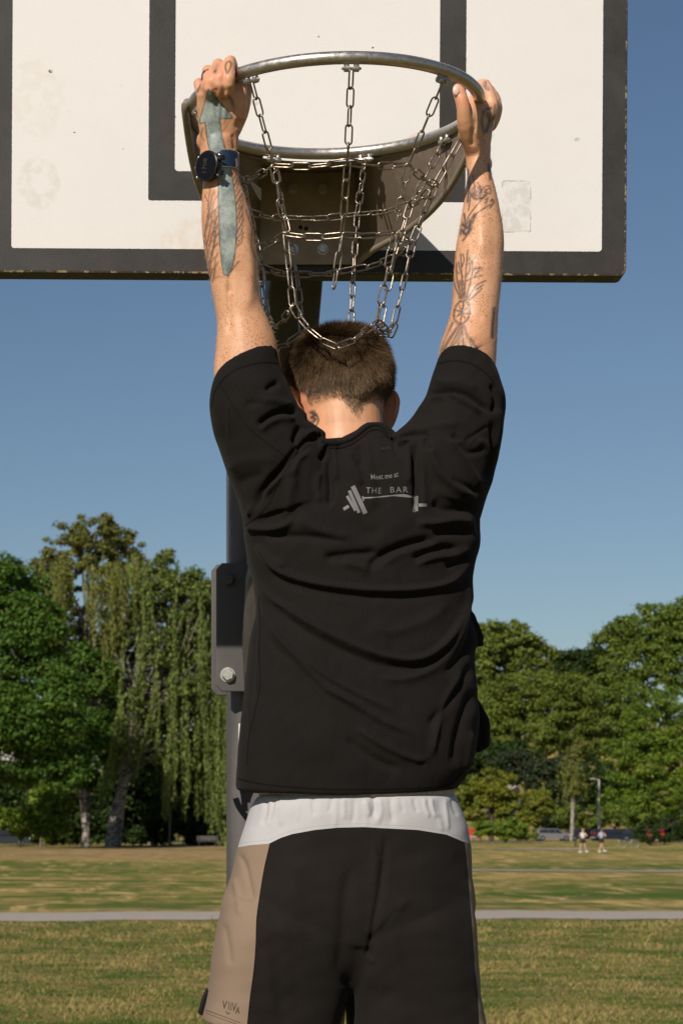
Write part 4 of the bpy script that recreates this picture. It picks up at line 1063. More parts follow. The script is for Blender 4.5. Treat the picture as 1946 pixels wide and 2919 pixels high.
b.tube([P(1338, 380, 3.468), P(1358, 335, 3.468), P(1380, 314, 3.474)], [.020, .018, .013], 14); b.tube([P(1352, 330, 3.462), P(1372, 306, 3.470)], [.012, .010], 12); b.tube([P(1334, 345, 3.455), P(1346, 300, 3.466), P(1349, 280, 3.474)], [.013, .011, .008], 12)
body_me = remeshed(b.mesh('body'), .0023, 5, .5)
co = get_co(body_me)
# muscle, tendon and knuckle relief
px = topx(co)
def field(px, folds, side_w=None):
    out = np.zeros(len(px))
    for (pts, amp, wa, wb) in folds:
        q = spline(pts, 5); lo = q.min(0)-3*max(wa, wb); hi = q.max(0)+3*max(wa, wb)
        m = ((px > lo) & (px < hi)).all(1)
        if not m.any(): continue
        d, s, tt = seg_dist(px[m], q)
        w = np.where(s > 0, wa, wb)
        tp = np.minimum(1, tt/.18)*np.minimum(1, (1-tt)/.18); tp = tp*tp*(3-2*tp)*.92+.08*(len(pts) < 3)
        out[m] += amp*(.84*np.exp(-(d/w)**2)+.22*np.exp(-np.sqrt(d*d+4.0)/(w*.6)))*tp
    return out
no = get_no(body_me)
back = sstep(.0, .5, -no[:, 1]) * (px[:, 1] < 1290)
relief = field(px, [
    ([(650, 800), (652, 860), (655, 960)], -.0022, 8, 8), ([(655, 760), (652, 840)], -.002, 9, 9), ([(600, 560), (590, 700), (620, 800)], .002, 30, 22), ([(690, 620), (712, 760), (705, 900)], .003, 22, 18),
    ([(628, 240), (626, 300), (622, 360)], .0016, 6, 6), ([(603, 250), (606, 310), (612, 360)], .0014, 6, 6), ([(650, 250), (643, 310), (635, 360)], .0015, 6, 6), ([(614, 250), (616, 300)], -.0014, 6, 6), ([(640, 250), (634, 310)], -.0014, 6, 6),
    ([(660, 380), (668, 400), (668, 430)], -.0016, 6, 6), ([(636, 262), (640, 200)], -.0010, 4, 4), ([(668, 300), (684, 330), (672, 370)], -.0018, 7, 7), ([(610, 262), (606, 222)], -.0010, 4, 4),
    ([(1355, 500), (1362, 560), (1370, 640), (1376, 740)], .0030, 18, 24), ([(1395, 620), (1408, 720), (1400, 840)], -.0006, 16, 16), ([(1318, 880), (1345, 905), (1380, 905)], -.0010, 14, 14), ([(1330, 960), (1355, 1000)], .003, 24, 24),
    ([(1346, 420), (1350, 360)], -.002, 6, 8), ([(1305, 262), (1322, 272)], -.0008, 4, 4), ([(1380, 330), (1384, 400)], .0015, 8, 8)])
co += no*(relief*back*1.6)[:, None]
set_co(body_me, co)
px = topx(co); no = get_no(body_me)
face_cam = sstep(.0, .25, -(no * (co/np.linalg.norm(co, axis=1)[:, None])).sum(1))
# ---- ink
def strokes(lst, w=2.1):
    out = np.zeros(len(px))
    for it in lst:
        pts = it[0]; ww = it[1] if len(it) > 1 else w; a = it[2] if len(it) > 2 else .85
        q = spline(pts, 4) if len(pts) > 2 else np.array(pts, float)
        lo = q.min(0)-8; hi = q.max(0)+8; m = ((px > lo) & (px < hi)).all(1)
        if not m.any(): continue
        d, _, _ = seg_dist(px[m], q); out[m] = np.maximum(out[m], min(1, a*1.3)*np.exp(-(d/(ww*1.12))**2))
    return out
S = []
L1 = [((594, 262), (584, 300), (570, 345)), ((604, 262), (630, 296), (664, 336)), ((664, 337), (624, 340)), ((571, 351), (584, 348)), ((585, 350), (590, 390), (598, 425)), ((624, 340), (630, 380), (646, 440)),
      ((622, 515), (624, 600), (626, 680), (638, 780)), ((659, 490), (669, 560), (674, 650), (666, 750), (648, 785))]
for l in L1: S.append((l, 1.8, .8))
r_ = random.Random(3)
for i in range(17):
    y = 545+i*13.5; x0 = 622 if i % 2 else 612
    dx = r_.uniform(10, 30)*(1 if y < 700 else .9)
    S.append((((x0, y), (x0-dx*.5, y+14), (x0-dx*.7, y+36), (x0-dx, y+r_.uniform(48, 70))), 2.0, r_.uniform(.35, .8)))
for i in range(9):
    y = 560+i*26; S.append((((585+r_.uniform(-4, 16), y-30), (590+r_.uniform(-6, 8), y), (588+r_.uniform(-6, 8), y+34)), 1.6, r_.uniform(.3, .65)))
for i in range(11):
    y = 500+i*19; x0 = 664+min(i, 8)*1.2
    S.append((((x0, y+16), (x0+11, y-6), (x0+r_.uniform(14, 24), y-26)), 2.2, r_.uniform(.35, .8)))
for i in range(5): S.append((((676, 600+i*26), (690, 585+i*26), (692, 560+i*26)), 1.8, .55))
S += [(((700, 600), (718, 650), (716, 700), (730, 740)), 2, .6), (((650, 790), (662, 770), (680, 745)), 2.2, .6), (((640, 790), (620, 790), (605, 800)), 2, .4), (((578, 365), (574, 385), (582, 400)), 2.5, .5), (((636, 375), (662, 330), (668, 300)), 3, .3), (((652, 275), (660, 285), (664, 300)), 4, .6)]
S += [(((570, 238), (563, 262)), 3, .7), (((620, 182), (612, 204)), 5, .85), (((653, 172), (644, 182), (643, 196), (648, 208)), 2.6, 1), (((653, 172), (659, 182), (655, 196), (648, 208)), 2.6, 1), (((588, 198), (578, 204)), 2.5, .6)]
# right arm: flower and bird near the wrist, leaping lines, tree with compass
S += [(((1333, 485), (1336, 530), (1332, 575)), 4, .75), (((1392, 470), (1397, 510)), 4, .7), (((1345, 500), (1352, 530), (1350, 560)), 1.7), (((1360, 520), (1372, 545), (1362, 566)), 1.7), (((1338, 550), (1352, 566), (1372, 566), (1385, 555)), 3, .8), (((1345, 552), (1360, 560)), 5, .6)]
for (cx_, cy_, r0) in ((1371, 548, 9), (1371, 548, 14), (1388, 540, 10), (1356, 545, 12), (1393, 545, 7)): S.append((tuple((cx_+r0*math.cos(a), cy_+r0*1.1*math.sin(a)) for a in np.linspace(0, 6.28, 12)), 1.4, .65))
S += [(((1375, 565), (1350, 595), (1334, 618), (1330, 640)), 1.8), (((1404, 580), (1385, 590), (1362, 605), (1350, 622)), 1.8), (((1398, 574), (1402, 568), (1406, 576), (1396, 592)), 2.2), (((1340, 560), (1336, 590), (1334, 600)), 1.8), (((1322, 610), (1326, 640), (1322, 660)), 3), (((1388, 565), (1384, 580)), 3, .7)]
S += [(((1318, 640), (1335, 650), (1340, 630)), 7, .85), (((1315, 656), (1328, 668), (1340, 652)), 6, .8), (((1330, 670), (1318, 686)), 2.5), (((1345, 622), (1352, 612), (1346, 634)), 4, .7), (((1308, 650), (1312, 668)), 4, .7)]
for pts in (((1318, 850), (1315, 780), (1312, 724)), ((1322, 850), (1328, 760), (1332, 714)), ((1328, 850), (1345, 780), (1346, 745), (1357, 730)), ((1332, 852), (1356, 815), (1384, 800)), ((1336, 856), (1360, 835), (1372, 822)),
            ((1314, 850), (1302, 800), (1300, 750)), ((1312, 852), (1296, 815), (1292, 790)), ((1318, 790), (1310, 768), (1306, 748)), ((1325, 790), (1338, 770), (1336, 748)), ((1330, 800), (1350, 790), (1372, 786)), ((1346, 770), (1366, 762), (1374, 768)), ((1316, 760), (1322, 740), (1318, 725)), ((1330, 745), (1338, 735)), ((1308, 780), (1300, 772)), ((1350, 790), (1362, 772), (1366, 762)), ((1345, 750), (1340, 742)), ((1356, 826), (1376, 812))):
    S.append((pts, 1.9, .75))
for dx in (-8, -3, 2, 7): S.append((((1319+dx*1.4, 852), (1317+dx, 830), (1314+dx*.8, 800)), 2.4, .6))
cc_, ra, rb_ = (1316, 890), 24, 36
for k in (1, .86):
    S.append((tuple((cc_[0]+math.cos(a)*ra*k*math.cos(.25)-math.sin(a)*rb_*k*math.sin(.25), cc_[1]+math.cos(a)*ra*k*math.sin(.25)+math.sin(a)*rb_*k*math.cos(.25)) for a in np.linspace(0, 6.283, 22)), 1.5, .8))
for j in range(8):
    a = j*math.pi/4+.2; L = 33 if j % 2 == 0 else 22
    S.append((((1316, 890), (1316+L*.72*math.cos(a), 890+L*math.sin(a))), 1.8, .85)); S.append((((1316+7*math.cos(a+.4), 890+9*math.sin(a+.4)), (1316+L*.72*math.cos(a), 890+L*math.sin(a))), 1.4, .6))
for pts in (((1308, 925), (1280, 965), (1250, 1015)), ((1312, 930), (1292, 970), (1268, 1012)), ((1318, 930), (1308, 970), (1300, 1010)), ((1322, 928), (1335, 965), (1352, 985), (1365, 1005)), ((1316, 935), (1320, 980), (1330, 1010)), ((1302, 935), (1272, 985), (1262, 1005)), ((1325, 950), (1342, 985), (1345, 1005)), ((1290, 920), (1270, 960), (1254, 1000)), ((1312, 960), (1285, 990)), ((1335, 960), (1350, 975))):
    S.append((pts, 3.2, .62))
S.append((((1312, 925), (1310, 950), (1300, 975)), 9, .5))
S += [(((1408, 880), (1404, 920), (1402, 960)), 5, .75), (((1378, 318), (1372, 345), (1378, 375)), 5, .55), (((1390, 325), (1394, 345), (1386, 372)), 7, .6), (((1384, 312), (1400, 308)), 3, .7), (((1382, 232), (1386, 246), (1392, 256)), 2.2, .85), (((1377, 234), (1382, 250), (1390, 258)), 2, .8), (((1410, 300), (1402, 360)), 4, .6)]
# neck: little knot
S += [(((884, 1176), (900, 1182), (886, 1190), (902, 1196), (886, 1204)), 3.4, .95), (((890, 1172), (895, 1195), (890, 1212)), 3.0, .95), (((902, 1180), (908, 1198), (898, 1216), (890, 1210)), 2.2, .85), (((896, 1172), (903, 1190)), 2.2, .8)]
ink = strokes(S)*face_cam
arrow = [(594, 252), (630, 296), (664, 337), (624, 339), (629, 350), (634, 397), (646, 440), (659, 490), (667, 537), (673, 595), (674, 654), (669, 724), (661, 766), (647, 785), (638, 785), (631, 747), (626, 677), (624, 595), (623, 525), (612, 470), (592, 408), (588, 362), (585, 348), (571, 352), (570, 337), (584, 290)]
ar = poly_sdf(px, arrow); ar = np.where(face_cam > .1, ar, 20)
attr(body_me, 'ink', ink); attr(body_me, 'arrow', np.clip(ar, -20, 20))
gold = np.exp(-((px[:, 0]-651)/4)**2-((px[:, 1]-189)/9)**2)*face_cam; attr(body_me, 'gold', gold)
flush = (np.exp(-((px[:, 0]-630)/14)**2-((px[:, 1]-216)/12)**2)+np.exp(-((px[:, 0]-586)/14)**2-((px[:, 1]-240)/14)**2)*.7+np.exp(-((px[:, 0]-1125)/22)**2-((px[:, 1]-1180)/60)**2)*.9+np.exp(-((px[:, 0]-866)/16)**2-((px[:, 1]-1165)/50)**2)*.8
         + .5*((px[:, 0] > 1300) & (px[:, 0] < 1345) & (px[:, 1] < 300) & (px[:, 1] > 230)) + .45*np.exp(-((px[:, 1]-200)/40)**2)*(px[:, 0] < 720))
attr(body_me, 'flush', np.clip(flush, 0, 1))
fre = sstep(1100, 1040, px[:, 1])*sstep(330, 420, px[:, 1]); attr(body_me, 'freckle', fre)
t = NT('skin', .46, spec=.42)
n1 = t.noise(9, 5); n2 = t.noise(70, 4, .6)
c = t.mix(t.ramp(n1, .3, .7), (.55, .275, .145), (.66, .37, .215))
c = t.mix(t.ramp(n2, .35, .7, 0, .35), c, (.60, .30, .17))
c = t.mix(t.math('MULTIPLY', t.attr('flush'), .55), c, (.66, .22, .13))
fr1 = t.math('MULTIPLY', t.ramp(t.vor(250), .22, .38, .9, 0), t.ramp(t.noise(28, 3), .44, .56))
fr2 = t.math('MULTIPLY', t.ramp(t.vor(430), .24, .40, .75, 0), t.ramp(t.noise(45, 3), .42, .55))
fr = t.math('MULTIPLY', t.math('MAXIMUM', fr1, fr2), t.ramp(t.attr('freckle'), 0, 1, .12, .85))
c = t.mix(fr, c, (.34, .125, .045))
c = t.mix(t.math('MULTIPLY', t.attr('ink'), t.ramp(n2, .2, .6, .85, 1.0)), c, (.040, .040, .042))
ac = t.mix(t.ramp(t.noise(40, 6, .75), .35, .65), (.110, .165, .165), (.320, .385, .350)); ac = t.mix(t.ramp(t.vor(260), .1, .2, .35, 0), ac, (.15, .14, .06))
inside = t.ramp(t.attr('arrow'), -.6, .4, 1, 0); line = t.math('MULTIPLY', t.ramp(t.attr('arrow'), -1.8, -.2), t.ramp(t.attr('arrow'), .3, 1.8, 1, 0))
c = t.mix(t.math('MULTIPLY', inside, .93), c, ac); c = t.mix(t.math('MULTIPLY', line, .7), c, (.05, .052, .055))
c = t.mix(t.math('MULTIPLY', t.attr('gold'), .8), c, (.55, .28, .05))
t.b.inputs['Subsurface Weight'].default_value = .12; t.b.inputs['Subsurface Radius'].default_value = (.012, .004, .002); t.b.inputs['Subsurface Scale'].default_value = .5
M_skin = t.out(c, t.ramp(n2, .3, .7, .40, .56), t.bump(t.vor(700), .10, .0004, t.bump(n2, .18, .0010)))
body = link('body', body_me, M_skin, man)
# fine hair on the forearms
nv = 5200; am_ = np.where((px[:, 1] < 1060) & (px[:, 1] > 360) & (no[:, 1] < .35))[0]; k = rng.choice(am_, nv)
a0_ = co[k]; dd_ = no[k]*.5 + rng.normal(0, .35, (nv, 3)) + np.array([0, 0, .55]); dd_ /= np.linalg.norm(dd_, axis=1)[:, None]
hl_ = .004+.005*rng.random(nv); sw = rng.normal(size=(nv, 3))*.00007
me = mesh_from('arm_hair', np.concatenate([a0_-sw, a0_+sw, a0_+dd_*hl_[:, None]]), np.stack([np.arange(nv), np.arange(nv)+nv, np.arange(nv)+2*nv], 1))
o = link('arm_hair', me, simple('arm_hair', (.45, .25, .10), .5), body, smooth=False); o['kind'] = 'stuff'
# nail of the right thumb
nl = MB(); nl.ball(P(1300, 258, 3.4316), (.0062, .003, .0085), 12); nl.build('thumb_nail', simple('nail', (.72, .46, .36), .3, spec=.6), body)

# ---- hair: a cap with real strands
hairc = P(970, 1060, 3.50)
bco = get_co(body_me); bno = get_no(body_me)
loc = (np.array(HR.inverted()) @ (bco-np.array(HO)).T).T
ang = np.arctan2(loc[:, 0], -loc[:, 1])           # 0 = back of the head
aa = np.abs(ang)
nape = .004 - .030*np.exp(-((ang-.0)/.20)**2) - .0012*np.cos(ang*7) 
hl = np.where(aa < 1.0, nape, np.where(aa < 1.9, nape+(aa-1.0)*.055, .075))
ear = (aa > 1.05) & (aa < 1.9) & (loc[:, 2] < .03)
capz = (loc[:, 2] > hl+.016) & (~ear) & (loc[:, 2] < .2) & (np.linalg.norm(loc[:, :2], axis=1) < .11)
zone = (loc[:, 2] > hl-.016) & (~ear) & (loc[:, 2] < .2) & (np.linalg.norm(loc[:, :2], axis=1) < .11)
Fv = np.empty(len(body_me.polygons)*4, np.int32)
lt = np.empty(len(body_me.polygons), np.int32); body_me.polygons.foreach_get('loop_total', lt)
Lv = np.empty(len(body_me.loops), np.int32); body_me.loops.foreach_get('vertex_index', Lv)
ls = np.empty(len(body_me.polygons), np.int32); body_me.polygons.foreach_get('loop_start', ls)
q4 = ls[lt == 4]; Fq = Lv[q4[:, None]+np.arange(4)]
Fh = Fq[zone[Fq].all(1)]
Fcap = Fq[capz[Fq].all(1)]; used, inv = np.unique(Fcap, return_inverse=True); Fc = inv.reshape(-1, 4)
lh = loc[used]; topf = sstep(.03, .11, lh[:, 2])
thick = .0004 + .0062*sstep(.016, .055, lh[:, 2]-hl[used]) + .004*topf + .003*np.sin(lh[:, 0]*90)*np.sin(lh[:, 2]*70)*topf
capv = bco[used] + bno[used]*thick[:, None]
cap = mesh_from('hair_cap', capv, Fc)
th = NT('hair_roots', .7, spec=.2); M_cap = th.out(th.mix(th.noise(300, 3), (.028, .017, .010), (.060, .036, .020)))
hair = bpy.data.objects.new('hair', None); col.objects.link(hair); hair.parent = man; hair.matrix_parent_inverse = Matrix.Translation(-man.location)
link('hair_cap', cap, M_cap, hair)
ns = 95000
pick = rng.integers(0, len(Fh), ns*2); hf = (loc[Fh[pick][:, 0], 2]-hl[Fh[pick][:, 0]]); pick = pick[rng.random(ns*2) < sstep(-.018, .024, hf)**1.3]; ns = len(pick) if len(pick) < ns else ns; pick = pick[:ns]; w4 = rng.dirichlet(np.ones(4), ns)
root_ = (bco[Fh[pick]]*w4[..., None]).sum(1); rn = (bno[Fh[pick]]*w4[..., None]).sum(1); rn /= np.linalg.norm(rn, axis=1)[:, None]
rl = (np.array(HR.inverted()) @ (root_-np.array(HO)).T).T
hln = np.interp(np.abs(np.arctan2(rl[:, 0], -rl[:, 1])), [0, .3, 1, 1.9], [-.02, .0, 0, .05])
up_ = sstep(.0, .12, rl[:, 2]); edge = sstep(-.005, .045, rl[:, 2]-hln)
ln = (.003 + .011*edge + .009*up_)*(.75+.5*rng.random(ns))
swirl = np.array([.35, -.15, .0])
whorl = np.array(HO) + np.array(HR @ Vector((-.030, -.012, .118)))
dn = root_ - whorl; dn -= rn*(dn*rn).sum(1)[:, None]; dn /= np.linalg.norm(dn, axis=1)[:, None]+1e-6
cl = rng.normal(0, 1, (400, 3)); ci = (np.abs(np.floor(rl/.012)) @ np.array([7, 131, 17])).astype(int) % 400
dirv = rn*(.30+.45*up_)[:, None] + dn*(.75-.1*up_)[:, None] + rng.normal(0, .20, (ns, 3)) + cl[ci]*.10 + np.array([0.10, 0, -.25])*(1-up_)[:, None]
# nape hair grows towards the middle point
ctr = -(rl[:, 0])[:, None]*np.array(hsx)*(1-edge)[:, None]*9; dirv += ctr
dirv /= np.linalg.norm(dirv, axis=1)[:, None]
view = root_/np.linalg.norm(root_, axis=1)[:, None]
sd = np.cross(dirv, view); sd /= np.linalg.norm(sd, axis=1)[:, None]+1e-6
rnd = rng.normal(size=(ns, 3)); sd = sd*.8+rnd*.25; wd = (.00016+.00013*rng.random(ns))
p0 = root_ + rn*(.0015+.002*edge)[:, None]; p1 = p0 + dirv*(ln*.5)[:, None]; bend = dn*.5+np.array([0, 0, -.55])*(1-.5*up_)[:, None]
p2 = p0 + dirv*ln[:, None] + bend*(ln*.35)[:, None]
S1 = sd*wd[:, None]
V = np.concatenate([p0-S1, p0+S1, p1-S1, p1+S1, p2-S1*.25, p2+S1*.25]); i = np.arange(ns)
F = np.concatenate([np.stack([i, i+ns, i+3*ns, i+2*ns], 1), np.stack([i+2*ns, i+3*ns, i+5*ns, i+4*ns], 1)])
hm = mesh_from('hair_strands', V, F); hv = np.tile(np.clip(.5*rng.random(ns)+.5*(.5+.3*cl[ci, 0]), 0, 1), 6); attr(hm, 'tint', hv)
attr(hm, 'tip', np.repeat([0, 0, .5, .5, 1, 1], ns))
th = NT('hair_strand', .55, spec=.3)
hc = th.mix(th.attr('tint'), (.036, .020, .010), (.175, .105, .050)); hc = th.mix(th.math('MULTIPLY', th.attr('tip'), .35), hc, (.20, .13, .065))
o = link('hair_strands', hm, th.out(hc), hair, smooth=False); o['kind'] = 'stuff'

# ================================================================== CLOTHES
def blocks(rows, hd0, p=2.5, n=40):
    q = spline(rows, 4); return [hs(*r) for r in q]
def cloth_mat(name, c, rough=.85, weave=1.0, sheen=.25):
    t = NT(name, rough, spec=.10)
    n = t.noise(900, 2, .7); n2 = t.noise(14, 5, .6)
    cc = t.mix(t.ramp(n, .3, .7), tuple(v*.72 for v in c), tuple(v*1.35 for v in c)); cc = t.mix(t.ramp(n2, .3, .75, 0, .22), cc, tuple(v*1.5+.002 for v in c))
    t.b.inputs['Sheen Weight'].default_value = sheen; t.b.inputs['Sheen Roughness'].default_value = .5
    if name == 'black_jersey': t.b.inputs['Sheen Tint'].default_value = (.7, .62, .56, 1)
    return t, cc, t.bump(n, .25*weave, .0006)
# ---- T-shirt
s = MB()
s.loft([hs(*r) for r in spline([(1262, 880, 1170, 3.43, .045), (1285, 840, 1215, 3.445, .075), (1320, 790, 1260, 3.45, .092), (1370, 740, 1320, 3.455, .108), (1430, 706, 1350, 3.46, .118), (1480, 694, 1360, 3.46, .124), (1520, 696, 1361, 3.46, .126),
    (1565, 702, 1361, 3.46, .126), (1612, 710, 1346, 3.46, .125), (1654, 722, 1341, 3.46, .124), (1702, 728, 1339, 3.46, .124), (1746, 731, 1340, 3.46, .124), (1795, 719, 1348, 3.46, .126), (1835, 711, 1352, 3.46, .128),
    (1875, 707, 1346, 3.46, .13), (1937, 700, 1350, 3.46, .132), (2000, 694, 1354, 3.46, .134), (2062, 686, 1358, 3.46, .136), (2128, 680, 1352, 3.46, .137), (2177, 677, 1340, 3.46, .134), (2215, 674, 1322, 3.46, .131), (2249, 673, 1292, 3.46, .128)], 3)], 56, 2.6)
s.loft([hs(1204, 1046, 1092, 3.405, .010), hs(1214, 1030, 1108, 3.41, .018), hs(1232, 1008, 1122, 3.42, .034), hs(1256, 960, 1140, 3.43, .05), hs(1300, 900, 1180, 3.44, .07), hs(1360, 860, 1220, 3.45, .08)], 32, 2.4)
def oblique(rows, p=2.2):
    out = []
    for (lx, ly, rx, ry, d, hd, k) in spline(rows, 4):
        a, c = P(lx, ly, d), P(rx, ry, d); out.append(((a+c)/2, (c-a)/2, Vector((0, hd, -k))))
    return out
s.loft(oblique([(611, 1082, 790, 1010, 3.40, .052, .017), (604, 1098, 793, 1028, 3.40, .055, .016), (598, 1130, 800, 1057, 3.402, .060, .014), (598, 1165, 819, 1100, 3.408, .070, .012), (608, 1225, 846, 1160, 3.415, .080, .010), (625, 1275, 872, 1205, 3.425, .088, .006),
    (650, 1350, 920, 1262, 3.435, .098, 0), (680, 1430, 960, 1340, 3.445, .106, 0), (697, 1500, 980, 1430, 3.455, .112, 0)]), 48, 2.2)
s.loft(oblique([(1247, 1024, 1411, 1074, 3.435, .052, .024), (1242, 1040, 1418, 1092, 3.435, .055, .022), (1231, 1070, 1429, 1118, 3.435, .060, .018), (1213, 1128, 1438, 1160, 3.437, .070, .014), (1192, 1162, 1432, 1212, 3.44, .078, .010), (1158, 1207, 1421, 1285, 3.445, .090, .004),
    (1112, 1248, 1402, 1362, 3.45, .098, 0), (1085, 1300, 1376, 1440, 3.455, .106, 0), (1060, 1380, 1361, 1490, 3.46, .11, 0)]), 48, 2.2)
# bunches of cloth at the neck and the shoulders
s.tube([P(800, 1180, 3.40), P(840, 1178, 3.385), P(862, 1186, 3.38)], [.022, .015, .008], 16)
s.tube([P(820, 1240, 3.40), P(880, 1232, 3.385), P(914, 1240, 3.38)], [.026, .018, .009], 16)
s.tube([P(900, 1300, 3.385), P(935, 1268, 3.37), P(948, 1262, 3.37)], [.02, .013, .008], 16)
s.tube([P(860, 1340, 3.38), P(885, 1285, 3.37), P(890, 1270, 3.37)], [.022, .016, .009], 16)
s.tube([P(1120, 1262, 3.39), P(1170, 1240, 3.39), P(1230, 1246, 3.40)], [.012, .017, .02], 16)
# folds standing off the right side and the front hem seen past the back
s.tube([P(1335, 1800, 3.44), P(1362, 1828, 3.44), P(1371, 1838, 3.44)], [.020, .012, .004], 14)
s.tube([P(1330, 1760, 3.44), P(1350, 1815, 3.44)], [.015, .014], 14)
s.loft([hs(1980, 1300, 1352, 3.54, .02), hs(2050, 1310, 1392, 3.54, .022), hs(2075, 1310, 1397, 3.54, .022), hs(2128, 1310, 1394, 3.54, .02), hs(2146, 1310, 1366, 3.54, .018)], 20, 3)
sh = remeshed(s.mesh('t_shirt'), .0025, 8, .5)
co = get_co(sh)
px = topx(co)
